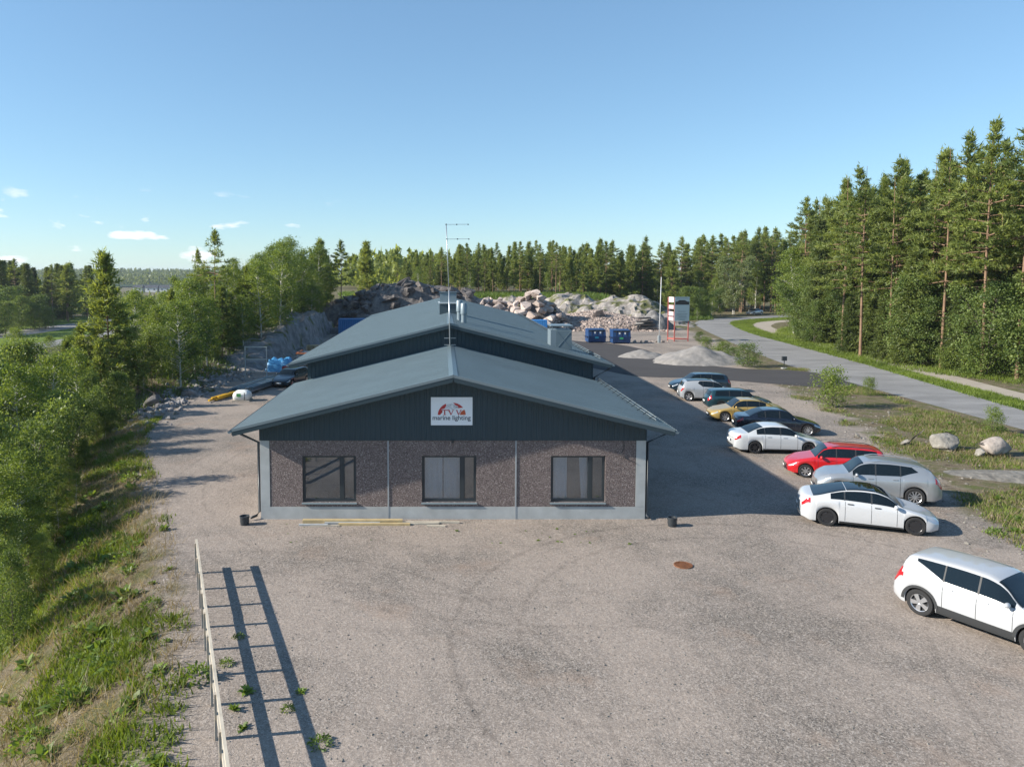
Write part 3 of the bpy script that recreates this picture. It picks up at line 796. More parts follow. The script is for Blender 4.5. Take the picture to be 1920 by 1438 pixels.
def pchip(xs, ys, x):
    xs = np.array(xs, float); ys = np.array(ys, float); h = np.diff(xs); d = np.diff(ys) / h
    m = np.zeros(len(xs)); m[0], m[-1] = d[0], d[-1]
    for i in range(1, len(xs) - 1):
        if d[i - 1] * d[i] > 0:
            w1, w2 = 2 * h[i] + h[i - 1], h[i] + 2 * h[i - 1]; m[i] = (w1 + w2) / (w1 / d[i - 1] + w2 / d[i])
    i = np.clip(np.searchsorted(xs, x) - 1, 0, len(xs) - 2); t = (x - xs[i]) / h[i]
    return ((1 + 2 * t) * (1 - t) ** 2 * ys[i] + t * (1 - t) ** 2 * h[i] * m[i] + t * t * (3 - 2 * t) * ys[i + 1] + t * t * (t - 1) * h[i] * m[i + 1])

CAR_TOP = {
 'sedan': [(0, .56), (.02, .66), (.10, .76), (.20, .85), (.275, .93), (.40, 1.37), (.47, 1.435), (.56, 1.44), (.66, 1.395), (.76, 1.24), (.845, 1.06), (.93, 1.03), (.985, .97), (1, .80)],
 'fastback': [(0, .52), (.02, .62), (.10, .74), (.20, .86), (.255, .93), (.38, 1.31), (.46, 1.425), (.54, 1.44), (.64, 1.40), (.76, 1.27), (.88, 1.105), (.965, 1.06), (.99, .98), (1, .80)],
 'wagon': [(0, .56), (.02, .67), (.10, .78), (.20, .88), (.27, .95), (.385, 1.38), (.46, 1.45), (.58, 1.465), (.75, 1.45), (.88, 1.40), (.925, 1.33), (.975, 1.02), (.99, .92), (1, .78)],
 'hatch': [(0, .60), (.02, .72), (.08, .85), (.17, .97), (.215, 1.03), (.36, 1.43), (.44, 1.535), (.56, 1.56), (.74, 1.53), (.88, 1.45), (.925, 1.37), (.97, 1.08), (.99, .95), (1, .8)],
 'compact_suv': [(0, .78), (.02, .90), (.09, .99), (.20, 1.06), (.265, 1.10), (.40, 1.56), (.47, 1.64), (.58, 1.655), (.75, 1.63), (.895, 1.56), (.925, 1.49), (.968, 1.12), (.99, .98), (1, .80)],
 'suv': [(0, .72), (.02, .86), (.09, .98), (.20, 1.07), (.26, 1.12), (.375, 1.55), (.45, 1.635), (.57, 1.65), (.72, 1.60), (.85, 1.50), (.91, 1.38), (.965, 1.13), (.99, 1.0), (1, .82)],
}
CAR_BELT = {
 'sedan': [(0, .50), (.1, .70), (.27, .87), (.5, .92), (.8, .96), (.93, .96), (1, .76)],
 'fastback': [(0, .47), (.1, .68), (.25, .87), (.5, .93), (.8, 1.0), (.95, 1.0), (1, .76)],
 'wagon': [(0, .50), (.1, .72), (.27, .89), (.5, .93), (.8, .96), (.95, .96), (1, .74)],
 'hatch': [(0, .54), (.1, .80), (.21, .96), (.5, .99), (.75, 1.04), (.95, 1.06), (1, .76)],
 'compact_suv': [(0, .68), (.1, .90), (.26, 1.02), (.5, 1.04), (.70, 1.075), (.86, 1.12), (.95, 1.13), (1, .78)],
 'suv': [(0, .66), (.1, .90), (.26, 1.01), (.5, 1.03), (.78, 1.10), (.95, 1.12), (1, .78)],
}
CAR_W = [(0, .76), (.015, .84), (.05, .93), (.12, .985), (.22, 1.0), (.78, 1.0), (.90, .985), (.955, .94), (.988, .87), (1, .80)]
CAR_GLASS = {  # windscreen u0,u1 ; rear window u0,u1 ; side windows
 'sedan': ((.285, .405), (.675, .835), [(.315, .487), (.500, .655), (.665, .745)]),
 'fastback': ((.262, .45), (.66, .90), [(.305, .475), (.487, .665), (.675, .77)]),
 'wagon': ((.28, .40), (.928, .972), [(.305, .475), (.488, .655), (.668, .875)]),
 'hatch': ((.225, .385), (.928, .968), [(.27, .43), (.44, .60), (.61, .69)]),
 'compact_suv': ((.275, .405), (.928, .964), [(.305, .485), (.497, .675), (.685, .845)]),
 'suv': ((.27, .385), (.918, .962), [(.30, .47), (.482, .66), (.67, .80)]),
}
WHEEL_CACHE = {}
def wheel_meshes(Rw, style):
    key = (Rw, style)
    if key in WHEEL_CACHE: return WHEEL_CACHE[key]
    w = .11
    t = MB().lathe((0, 0, 0), [(.0, .03), (Rw * .66, .03), (Rw * .67, w * .85), (Rw * .80, w), (Rw * .95, w * .92), (Rw, w * .65), (Rw, -w * .65), (Rw * .95, -w * .92), (Rw * .8, -w), (Rw * .6, -w), (0, -w)], 28, axis='y')
    tm = t.mesh('wheel', angle=40)
    r = MB(); Rr = Rw * .665
    r.lathe((0, 0, 0), [(Rr * .93, .04), (Rr * .93, w * .80), (Rr * 1.0, w * .93), (Rr * 1.01, w * .8)], 28, axis='y')
    r.lathe((0, 0, 0), [(0, w * .80), (Rr * .2, w * .78), (Rr * .24, w * .55)], 16, axis='y')
    ns = {'five': 5, 'ten': 10, 'seven': 7, 'aero': 5}[style]
    for k in range(ns):
        a = 2 * math.pi * k / ns + .3
        wd = {'five': (.17, .26), 'ten': (.07, .09), 'seven': (.11, .15), 'aero': (.30, .52)}[style]
        d = Vector((math.cos(a), 0, math.sin(a))); s = Vector((-math.sin(a), 0, math.cos(a)))
        y0, y1 = w * .72, w * .84
        p = [d * Rr * .15 - s * Rr * wd[0], d * Rr * .15 + s * Rr * wd[0], d * Rr * .95 + s * Rr * wd[1], d * Rr * .95 - s * Rr * wd[1]]
        vs = [Vector((q.x, y1 if i < 2 else y0 + .012, q.z)) for i, q in enumerate(p)] + [Vector((q.x, y0 - .03, q.z)) for q in p]
        r.add(vs, [(3, 2, 1, 0), (0, 1, 5, 4), (1, 2, 6, 5), (2, 3, 7, 6), (3, 0, 4, 7)])
    rm = r.mesh('rim', angle=35)
    WHEEL_CACHE[key] = (tm, rm); return tm, rm

def make_car(label, kind, L, Wd, H, wb, front_over, Rw, m_paint, loc, heading, rim='five', rim_mat=None, rails=False, black_roof=None, cladding=False, group='cars parked along the right side', sill=.20, name='parked_car', plates=True):
    t = thing(name, label, 'car', loc, heading, group)
    top0 = max(z for _, z in CAR_TOP[kind]); sc = H / top0
    tu, tz = zip(*CAR_TOP[kind]); bu, bz = zip(*CAR_BELT[kind]); cu, cw = zip(*CAR_W)
    xf = L / 2 - front_over; xr = xf - wb
    Ra = Rw * 1.14
    us = list(np.linspace(0, 1, 64)) + [.008, .004, .992, .996]
    for xa in (xf, xr):
        for k in range(-10, 11): us.append((L / 2 - (xa + Ra * math.sin(math.pi / 2 * k / 10) * .9999)) / L)
        us += [(L / 2 - (xa + Ra + .004)) / L, (L / 2 - (xa - Ra - .004)) / L]
    us = np.unique(np.clip(np.round(us, 5), 0, 1))
    def section(u):
        tp = float(pchip(tu, tz, u)) * sc; be = min(float(pchip(bu, bz, u)) * sc, tp - .035)
        w = float(pchip(cu, cw, u)) * Wd / 2
        x = L / 2 - u * L
        zb = sill + .06 * float(sstep(.06, 0, u)) + .10 * float(sstep(.93, 1, u))
        for xa in (xf, xr):
            d = abs(x - xa)
            if d < Ra: zb = max(zb, Rw + math.sqrt(Ra * Ra - d * d))
        zb = min(zb, be - .06)
        g = min(max((tp - be) / (.36 * sc), 0), 1)
        hh = tp - be; q = lambda f: zb + (be - zb) * f
        pts = [(0, zb + .01), (.80 * w, zb + .01), (.955 * w, zb), (.985 * w, q(.10)), (1.0 * w, q(.40)), (1.0 * w, q(.62)), (.992 * w, q(.82)), (.97 * w, q(.94)), (.945 * w, be),
               (.925 * w, be + hh * .07), ((.90 - .17 * g) * w, be + hh * (.82 + .085 * g)), ((.80 - .14 * g) * w, be + hh * (.92 + .05 * g)), ((.55 - .06 * g) * w, be + hh * .985), (.28 * w, be + hh * .998), (0, tp)]
        out = []
        ef = float(sstep(.16, 0, u)); er = float(sstep(.86, 1, u))
        for (y, z) in pts:
            dx = 0
            if ef: dx -= ef * (.22 * max(0, z - .45 * sc) + .16 * (y / (Wd / 2)) ** 2 * (1 if u < .1 else .6) + .10 * max(0, .40 - z))
            if er: dx += er * (.10 * max(0, z - .55 * sc) + .12 * (y / (Wd / 2)) ** 2 + .12 * max(0, .45 - z))
            out.append(Vector((x + dx, y, z)))
        return out
    NS = 15
    secs = [section(float(u)) for u in us]
    # full ring: right (-y) bottom centre ... mirrored
    def ring(s): return s + [Vector((p.x, -p.y, p.z)) for p in reversed(s[1:-1])]
    rows = [ring(s) for s in secs]; nr_ = len(rows[0])
    paintm, under = MB(), MB()
    vs = [p for r in rows for p in r]; fp, fu = [], []
    for i in range(len(rows) - 1):
        for j in range(nr_):
            k = (j + 1) % nr_
            f = (i * nr_ + j, i * nr_ + k, (i + 1) * nr_ + k, (i + 1) * nr_ + j)
            (fu if (j in (0, 1) or j in (nr_ - 1, nr_ - 2)) else fp).append(f[::-1])
    fp.append(tuple(range(nr_))[::-1]); fp.append(tuple((len(rows) - 1) * nr_ + j for j in range(nr_)))
    # fan-friendly end caps: triangulate from centre line pairs
    def cap(base, flip):
        out = []
        for j in range(1, NS - 1):
            a, b = base + j, base + (j + 1) if j + 1 < NS - 1 else base + NS - 1
            c, d = base + nr_ - j, (base + nr_ - j - 1)
            q = (a, b, d, c) if b != d else (a, b, c)
            out.append(q if flip else q[::-1])
        out.append((base, base + 1, base + nr_ - 1) if flip else (base + nr_ - 1, base + 1, base))
        return out
    fp = fp[:-2] + cap(0, True) + cap((len(rows) - 1) * nr_, False)
    me = bpy.data.meshes.new('body'); me.from_pydata([tuple(p) for p in vs], [], fp + fu); me.update()
    me.materials.append(m_paint); me.materials.append(M_PLAST)
    me.polygons.foreach_set('material_index', [0] * len(fp) + [1] * len(fu))
    bm = bmesh.new(); bm.from_mesh(me); bmesh.ops.recalc_face_normals(bm, faces=bm.faces[:]); bm.to_mesh(me); bm.free()
    me.polygons.foreach_set('use_smooth', [True] * len(me.polygons)); me.set_sharp_from_angle(angle=R(42))
    body = link_mesh('body', me, None, t)
    def S(u, v, side=1):                     # v: fractional index on the half section
        s = section(float(min(max(u, 0), 1))); i = min(int(v), NS - 2); f = v - i
        p = s[i].lerp(s[i + 1], f); return Vector((p.x, p.y * side, p.z))
    def patch(name, u0, u1, v0, v1, m_, side=1, off=.006, nu=10, nv=3, parent=body, edge=None, vt=0.0):
        rows_ = []
        for a in range(nu + 1):
            row = []
            for b in range(nv + 1):
                fv = b / nv; uu0, uu1 = (edge(fv) if edge else (u0, u1))
                u = uu0 + (uu1 - uu0) * a / nu; v0e = v0 + vt * (a / nu) * (v1 - v0); v = v0e + (v1 - v0e) * fv
                p = S(u, v, side); du = S(u + .004, v, side) - S(u - .004, v, side); dv = S(u, min(v + .08, 13.99), side) - S(u, v - .08, side)
                n = du.cross(dv)
                if n.length < 1e-9: n = Vector((0, side, 0))
                n.normalize()
                c = Vector((0, 0, H * .45))
                if n.dot(p - Vector((p.x, 0, c.z))) < 0 and abs(n.dot(p - Vector((p.x, 0, c.z)))) > 1e-6: n = -n
                row.append(p + n * off)
            rows_.append(row)
        o = MB().grid(rows_).build(name, m_, parent, smooth=True)
        return o
    wsu, rwu, sides = CAR_GLASS[kind]
    def across(name, u0, u1, vmin, m_, off=.007, parent=body):
        rows_ = []
        for a in range(9):
            u = u0 + (u1 - u0) * a / 8; s = []
            for v in np.concatenate([np.linspace(vmin, 13.999, 8)]):
                p = S(u, float(v)); q = S(u + .006, float(v)); w_ = S(u, max(float(v) - .1, 9)); 
                n = (q - p).cross(w_ - p); n = n.normalized() if n.length > 1e-9 else Vector((0, 0, 1))
                if n.z < 0: n = -n
                s.append(p + n * off)
            rows_.append(s + [Vector((p.x, -p.y, p.z)) for p in reversed(s[:-1])])
        return MB().grid(rows_).build(name, m_, parent, smooth=True)
    across('windscreen', wsu[0], wsu[1], 10.35, M_CGLASS)
    across('rear_window', rwu[0], rwu[1], 10.35, M_CGLASS)
    if black_roof: across('glass_roof', black_roof[0], black_roof[1], 10.45, M_CGLASS, .0065)
    for side in (1, -1):
        for q_, (a, b) in enumerate(sides):
            sl = {'suv': .05, 'compact_suv': .0, 'wagon': .02, 'hatch': .03, 'sedan': .0, 'fastback': .0}[kind] if q_ == len(sides) - 1 else 0
            patch('side_window', a, b, 9.10, 9.95, M_CGLASS, side, .009, edge=(lambda fv, a=a, b=b, sl=sl: (a, b - sl * fv)), vt=({'compact_suv': .8, 'suv': .55, 'hatch': .6}.get(kind, 0) if q_ == len(sides) - 1 else 0))
        bpil = [(sides[0][1] + .001, sides[1][0] - .001), (sides[1][1] + .001, sides[2][0] - .001)]
        for (a, b) in bpil: patch('door_pillar', a, b, 9.05, 9.95, M_PLAST, side, .005, 2)
        # door seams
        for u in (sides[0][0] + .0, (sides[0][1] + sides[1][0]) / 2, min(sides[1][1], (L / 2 - xr - Ra) / L + .12)):
            vlo = 2.4
            patch('door_seam', u, u + .0028, vlo, 8.6, M_PLAST, side, .003, 1, 8)
        patch('sill_strip', (L / 2 - xf + Ra + .02) / L, (L / 2 - xr - Ra - .02) / L, 2.05, 3.6 if cladding else 3.0, M_PLAST, side, .006, 10, 2)
        for (a, b) in sides[:2]:
            u = b - .035; p = S(u, 7.0, side)
            MB().cbox((p.x, p.y + side * .012, p.z), (.19, .03, .028)).build('door_handle', M_PLAST if m_paint.name.startswith('white') and kind == 'fastback' else m_paint, body)
        u = wsu[0] + .055; p = S(u, 8.3, side)
        mi = MB(); mi.lathe((0, 0, 0), [(.0, -.10), (.055, -.09), (.08, -.03), (.08, .04), (.06, .09), (0, .10)], 10, axis='y')
        mm = mi.mesh('mirror', smooth=True); mm.materials.append(m_paint)
        mo = link_mesh('mirror', mm, None, body); mo.location = (p.x, p.y + side * .12, p.z + .09)
        mo.scale = (.85, 1, .9)
        patch('headlight', .006, .085, 6.35, 8.15, M_LAMPW, side, .006, 6, 3)
        e0 = .945 if kind in ('wagon', 'suv', 'hatch', 'compact_suv') else .93
        patch('tail_light', e0, .997, 5.9, 9.5 if kind in ('wagon', 'suv', 'compact_suv') else 8.2, M_LAMPR, side, .006, 6, 3)
        if cladding: patch('tail_light', .955, .997, 6.0, 9.9, M_LAMPR, side, .008, 6, 4); patch('tail_light', .925, .955, 6.0, 7.0, M_LAMPR, side, .008, 4, 2)
        if cladding:
            for xa in (xf, xr):
                rows_ = []
                for k in range(17):
                    an = math.pi * k / 16; r0 = [Ra * 1.0, Ra * 1.18]; row = []
                    for rr in r0:
                        x = xa + rr * math.cos(an); z = Rw + rr * math.sin(an)
                        s = section((L / 2 - min(max(x, -L / 2 + .02), L / 2 - .02)) / L); y = max(p_.y for p_ in s)
                        row.append((x, side * (y * .999 + .008), max(z, .22)))
                    rows_.append(row)
                MB().grid(rows_).build('arch_trim', M_PLAST, body)
        if rails:
            pts = [S(u, 10.8, side) + Vector((0, 0, .05)) for u in np.linspace(.44, .86, 8)]
            pts[0].z -= .05; pts[-1].z -= .05
            MB().tube(pts, .018, 6).build('roof_rail', M_GALV if rails == 'silver' else M_PLAST, body)
    # front and rear faces
    def facex(y, z, front):
        if front: return L / 2 - (.22 * max(0, z - .45 * sc) + .16 * (y / (Wd / 2)) ** 2 + .10 * max(0, .40 - z)) + .008
        return -L / 2 + (.10 * max(0, z - .55 * sc) + .12 * (y / (Wd / 2)) ** 2 + .12 * max(0, .45 - z)) - .008
    def face_patch(name, y0, y1, z0, z1, m_, front, off=0):
        rows_ = [[(facex(y, z, front) + (off if front else -off), y, z) for y in np.linspace(y0, y1, 9)] for z in np.linspace(z0, z1, 3)]
        return MB().grid(rows_).build(name, m_, body, smooth=True)
    hw = Wd / 2
    face_patch('lower_grille', -.45 * hw, .45 * hw, .26, .36, M_PLAST, True)
    if kind != 'fastback': face_patch('grille', -.38 * hw, .38 * hw, .41 * sc, .50 * sc, M_PLAST, True)
    if plates:
        face_patch('number_plate', -.22, .22, .375, .46, M_PLATE, True, .012); face_patch('number_plate', -.24, .24, .56, .66, M_PLATE, False, .01)
    face_patch('rear_bumper_trim', -.6 * hw, .6 * hw, .33, .43, M_PLAST, False)
    MB().box((-L / 2 + .25, -hw * .62, .16), (L / 2 - .3, hw * .62, .60)).build('underbody', M_PLAST, body)
    tm, rm = wheel_meshes(Rw, rim)
    if not tm.materials: tm.materials.append(M_TYRE)
    for xa in (xf, xr):
        for side in (1, -1):
            wo = link_mesh('wheel', tm, None, t); wo.location = (xa, side * (hw - .125), Rw); wo.rotation_euler = (0, rnd.random() * 6, 0 if side > 0 else math.pi)
            ro = link_mesh('rim', rm.copy() if (rm.materials and rm.materials[0] != (rim_mat or M_RIM)) else rm, None, wo)
            if not ro.data.materials: ro.data.materials.append(rim_mat or M_RIM)
            elif ro.data.materials[0] != (rim_mat or M_RIM): ro.data.materials.clear(); ro.data.materials.append(rim_mat or M_RIM)
    return t

def park(label, kind, L, Wd, H, wb, fo, Rw, m_, near_wheel, which, d, **kw):
    """near_wheel: ground point of one camera-side wheel; which: 'f' or 'r'; d: unit heading"""
    d = Vector((d[0], d[1], 0)).normalized(); left = Vector((-d.y, d.x, 0))
    near = left if left.y < 0 else -left                     # side facing the camera
    c = Vector((near_wheel[0], near_wheel[1], 0)) - near * (Wd / 2 - .10)
    off = (L / 2 - fo) - (0 if which == 'f' else wb)
    c -= d * off
    return make_car(label, kind, L, Wd, H, wb, fo, Rw, m_, (c.x, c.y, 0.0), math.atan2(d.y, d.x), **kw)

park('white compact SUV with dark sills and arches, nearest the camera at the right edge', 'compact_suv', 4.43, 1.86, 1.65, 2.70, .87, .36, paint('white_paint_suv', (.42, .43, .445)), (13.3, 20.24), 'r', (.516, -.857), cladding=True, rim='five', sill=.24)
park('white electric fastback sedan with black glass roof', 'fastback', 4.69, 1.85, 1.44, 2.875, .84, .335, paint('white_paint_ev', (.52, .53, .545)), (14.47, 27.61), 'r', (2.65, -1.03), rim='aero', rim_mat=M_RIMD, black_roof=(.452, .655), sill=.17)
park('silver crossover SUV parked between the red estate and the white fastback', 'suv', 4.77, 1.88, 1.68, 2.74, .96, .37, paint('silver_paint', (.36, .38, .40), .5, .3), (19.28, 30.0), 'r', (-.945, .325), rim='ten', rails='silver', sill=.24)
park('bright red estate car with roof rails', 'wagon', 4.41, 1.71, 1.50, 2.60, .85, .315, paint('red_paint', (.48, .012, .016)), (16.88, 34.25), 'f', (-.95, .30), rim='seven', rails=True)
park('white sedan half in the shadow of the building', 'sedan', 4.77, 1.82, 1.46, 2.71, .93, .325, paint('white_paint_sedan', (.52, .54, .55)), (16.45, 38.89), 'r', (.99, -.10), rim='seven', rim_mat=M_RIMD)
park('black-blue sedan between the gold sedan and the white sedan', 'sedan', 4.84, 1.85, 1.46, 2.89, .83, .335, paint('midnight_blue_paint', (.008, .012, .022), .2, .2), (21.3, 43.1), 'f', (.985, -.17), rim='ten')
park('gold beige sedan facing the building', 'sedan', 4.60, 1.80, 1.43, 2.72, .93, .32, paint('gold_paint', (.44, .30, .09), .3, .32), (18.05, 47.3), 'f', (-.99, .12), rim='seven')
park('dark teal estate car behind the gold sedan', 'wagon', 4.55, 1.72, 1.45, 2.65, .88, .31, paint('teal_paint', (.015, .05, .065), .3, .28), (19.25, 51.15), 'r', (.97, -.10), rim='five')
park('light grey hatchback with dark roof facing away from the building', 'hatch', 4.26, 1.81, 1.57, 2.77, .82, .345, paint('light_grey_paint', (.34, .36, .38), .1, .3), (18.25, 55.03), 'r', (.985, -.15), rim='five', black_roof=(.40, .92))
park('dark blue estate car, farthest in the row by the driveway', 'wagon', 4.75, 1.80, 1.50, 2.75, .9, .32, paint('dark_blue_paint', (.012, .03, .048), .3, .28), (19.1, 59.0), 'f', (-1, .06), rim='five')
make_car('dark blue estate car facing the camera left of the hall', 'wagon', 4.43, 1.74, 1.42, 2.72, .78, .31, paint('navy_paint', (.012, .026, .04), .3, .28), (-13.0, 63.4, 0), math.atan2(-.97, -.27), rim='five', group='cars beside the hall')
pc = P(1418, 591)
make_car('silver car driving on the far bend of the road', 'sedan', 4.6, 1.8, 1.45, 2.7, .9, .32, MATS['silver_paint'], (pc.x, pc.y + 1.0, .012), math.atan2(-.55, -.83), name='driving_car', group='cars on the road')

# ================================================================== THINGS IN THE YARD
M_WOODG = mat('weathered_grey_wood', (.36, .32, .27), .85, noise=.25, nscale=3, bump=.3, bscale=25)
M_WOODY = mat('raw_yellow_wood', (.47, .36, .19), .8, noise=.2, nscale=3, bump=.2, bscale=25)
M_WOODP = mat('pale_wood', (.46, .41, .33), .8, noise=.2, nscale=3)
# fence along the left edge
fe = world_thing(thing('wooden_fence', 'low two-rail weathered wooden fence at the edge of the gravel yard', 'fence', (-5, 15, 0)))
fa, fd = Vector((-7.92, 23.45, 0)), Vector((4.0, -10.55, 0)).normalized()
side_n = Vector((fd.y, -fd.x, 0))
flen = 24.0
for k in range(19):
    p = fa + fd * (.35 + k * 1.29)
    if p.y < 1.0: break
    p = p - side_n * (-.05)
    MB().bar((p.x, p.y, -.45), (p.x, p.y, .98 + rnd.uniform(-.03, .02)), .05, .10, up=tuple(fd)).build('post', M_WOODG, fe)
for (z, off) in ((.94, 0), (.48, 0.0)):
    k = 0.0
    while k < 23:
        e = min(k + rnd.uniform(3.6, 4.4), 23.6)
        a = fa + fd * (k + .006); b = fa + fd * e
        MB().bar((a.x, a.y, z + rnd.uniform(-.01, .01)), (b.x, b.y, z + rnd.uniform(-.01, .01)), .06, .115).build('rail', M_WOODP, fe)
        k = e
# drain buckets
for (x, y, lab) in ((-7.52, 27.72, 'small black drain bucket at the left corner downpipe'), (8.62, 27.55, 'small black drain bucket off the right front corner')):
    t = world_thing(thing('drain_bucket', lab, 'bucket', (x, y, 0), group='drain buckets'))
    MB().lathe((x, y, 0), [(.0, .0), (.155, 0), (.165, .10), (.172, .10), (.172, .14), (.17, .25), (.185, .26), (.185, .34), (.16, .34), (.15, .28), (0, .28)], 20).build('bucket_body', M_DARKM, t, angle=40)
    MB().lathe((x, y, .281), [(0, 0), (.14, 0)], 16).build('grate', M_PLAST, t)
# loose planks in front of the facade
pl = [(-5.35, -1.55, 27.90, .09, .16, 0.0, M_WOODY, 'long raw yellow plank lying against the plinth'), (-5.45, -4.35, 27.62, .035, .12, .01, mat('grey_plank', (.36, .38, .39), .7, noise=.15), 'short grey plank at the left end of the plank pile'),
      (-3.95, -1.25, 27.64, .05, .11, .0, M_WOODY, 'yellow plank at the front middle of the pile'), (-4.5, -2.4, 27.76, .05, .12, -.01, mat('grey_plank2', (.30, .31, .31), .7, noise=.15), 'dull grey plank lying behind the front planks'),
      (-1.55, .62, 27.86, .045, .09, .0, M_WOODP, 'pale thin batten reaching farthest right along the wall'), (-1.75, -.15, 27.74, .04, .09, .035, M_WOODP, 'pale batten lying just below the longest batten'), (-.62, .08, 27.5, .03, .10, -.06, M_WOODP, 'short pale board end lying skewed at the right of the pile'), (-5.0, -3.9, 27.5, .025, .06, .05, M_WOODP, 'thin pale lath in front of the grey plank')]
for (a, b, y, h, w, sk, m_, lab) in pl:
    h *= 1.5
    z = h / 2 + .002
    if 'longest' in lab: z += .0
    o = MB().bar((a, y - sk * (b - a) / 2, z), (b, y + sk * (b - a) / 2, z), w, h).build('plank', m_); tag(o, lab, 'plank', 'planks by the facade')
# manhole
mc = P(1281, 1060); t = world_thing(thing('manhole_cover', 'rusty round manhole cover in the gravel', 'manhole', (mc.x, mc.y, 0)))
M_RUST = mat('rusty_iron', (.19, .075, .03), .8, noise=.4, nscale=9, bump=.4)
MB().lathe((mc.x, mc.y, 0), [(.30, .002), (.30, .03), (.26, .032), (.26, .018), (.0, .018)], 28).build('ring', M_RUST, t)
b = MB()
for k in range(-3, 4):
    l = math.sqrt(.25 ** 2 - (k * .07) ** 2)
    b.box((mc.x - l, mc.y + k * .07 - .015, .0185), (mc.x + l, mc.y + k * .07 + .015, .029))
b.build('cover', M_RUST, t)
# dumpsters
M_BLUE = mat('skip_blue', (.012, .05, .15), .5, noise=.12, nscale=3)
M_BLUED = mat('skip_blue_dark', (.008, .02, .06), .5)
M_LIDK = mat('skip_lid_black', (.02, .022, .028), .5)
def dumpster(x, y, rz, lab, sticker):
    t = thing('dumpster', lab, 'dumpster', (x, y, 0), rz, 'blue waste containers')
    w, d, h = 2.4, 1.7, 1.35
    b = MB()
    vs = [(-w/2, -d/2, .15), (w/2, -d/2, .15), (w/2, d/2, .15), (-w/2, d/2, .15), (-w/2, -d/2 - .1, h * .72), (w/2, -d/2 - .1, h * .72), (w/2, d/2, h + .55), (-w/2, d/2, h + .55), (-w/2, -d/2 + .1, h + .45), (w/2, -d/2 + .1, h + .45)]
    b.add(vs, [(3,2,1,0), (0,1,5,4), (4,5,9,8), (8,9,6,7), (1,2,6,9,5), (2,3,7,6), (3,0,4,8,7)])
    body = b.build('bin_body', M_BLUE, t)
    MB().add([(-w/2+.1, -d/2 - .07, h*.76), (w/2-.1, -d/2 - .07, h*.76), (w/2-.1, -d/2 + .08, h+.40), (-w/2+.1, -d/2 + .08, h+.40)], [(0,1,2,3)]).build('lid', M_LIDK, t)
    for k in (-1, 0, 1): MB().bar((k * .72, -d/2 - .09, h*.76), (k * .72, -d/2 + .06, h + .42), .06, .05).build('lid_rib', M_LIDK, t)
    for k, c in ((-.3, (.55, .55, .52)), (.45, (.6, .6, .58))):
        MB().add([(k - .1, -d/2 - .055, h*.95), (k + .1, -d/2 - .055, h*.95), (k + .1, -d/2 + .0, h*1.13), (k - .1, -d/2 + .0, h*1.13)], [(0,1,2,3)]).build('lid_sticker', mat('sticker_white', (.6, .6, .58), .6), t)
    MB().add([(-.3, -d/2 - .085, .62), (.2, -d/2 - .085, .62), (.2, -d/2 - .09, .85), (-.3, -d/2 - .09, .85)], [(0,1,2,3)]).build('front_sticker', mat('sticker_' + sticker, (.05, .42, .16) if sticker == 'green' else (.03, .30, .42), .6), t)
    for s in (-1, 1):
        MB().box((s * (w/2 + .06) - .06, -d/2 + .1, .7), (s * (w/2 + .06) + .06, d/2 - .1, .9)).build('lift_pocket', M_BLUED, t)
    for sx in (-1, 1):
        MB().box((sx * w * .4 - .1, -d/2 + .05, 0), (sx * w * .4 + .1, d/2 - .05, .152)).build('skid', M_BLUED, t)
dumpster(20.9, 102.2, R(4), 'blue front-loading waste container, the left one of the pair', 'cyan')
dumpster(24.0, 101.0, R(2), 'blue front-loading waste container with green sticker, the right one', 'green')
# blue containers
def container(x, y, rz, w, d, h, lab, m_, z=0):
    t = thing('shipping_container', lab, 'container', (x, y, z), rz)
    b = MB(); n = int(w / .28)
    pts = []
    for i in range(n):
        xx = -w/2 + .08 + (w - .16) * i / n; s = (w - .16) / n
        for q, dd in ((0, 0), (.4, 0), (.5, .04), (.9, .04)): pts.append((xx + s * q, dd))
    pts.append((w/2 - .08, 0))
    b.grid([[(a, -d/2 + dd, .12) for a, dd in pts], [(a, -d/2 + dd, h - .1) for a, dd in pts]])
    b.box((-w/2 + .02, -d/2 + .06, .1), (w/2 - .02, d/2, h - .05))
    b.build('corrugated_wall', m_, t)
    f = MB()
    for sx in (-1, 1):
        for sy in (-1, 1): f.cbox((sx * (w/2 - .05), sy * (d/2 - .05), h/2), (.12, .12, h))
    for z_ in (.07, h - .05):
        for sy in (-1, 1): f.cbox((0, sy * (d/2 - .05), z_), (w - .13, .11, .12))
    f.build('frame', m_, t)
    MB().box((-w/2 + .1, -d/2 + .1, h - .05), (w/2 - .1, d/2 - .1, h + .0)).build('roof_sheet', m_, t)
M_CBLUE = mat('container_blue', (.03, .16, .38), .5, noise=.1, nscale=2)
container(-12.8, 113, R(4), 6.0, 2.4, 2.6, 'blue shipping container behind the left roof edge by the rock cut', M_CBLUE)
container(15.3, 119.5, R(-4), 2.6, 2.0, 2.0, 'bright blue container in front of the boulder pile', mat('container_bright_blue', (.03, .20, .50), .55))
# pallets
def pallet(x, y, z, rz, lab):
    t = thing('pallet', lab, 'pallet', (x, y, z), rz, 'stacked pallets by the hall')
    for k in range(5): MB().box((-.6, -.4 + k * .17, .122), (.6, -.3 + k * .17, .144)).build('deck_board', M_WOODY, t)
    for sy in (-.35, 0, .35):
        for sx in (-.53, 0, .53): MB().cbox((sx, sy, .06), (.14, .1, .08)).build('block', M_WOODG, t)
        MB().box((-.6, sy - .05, 0), (.6, sy + .05, .02)).build('bottom_board', M_WOODY, t)
for s in range(3):
    for k in range(9): pallet(-14.9 + s * 1.35, 84.5, k * .146, rnd.uniform(-.05, .05), ['wooden pallet in the left stack beside the hall', 'wooden pallet in the middle stack beside the hall', 'wooden pallet in the right stack beside the hall'][s])
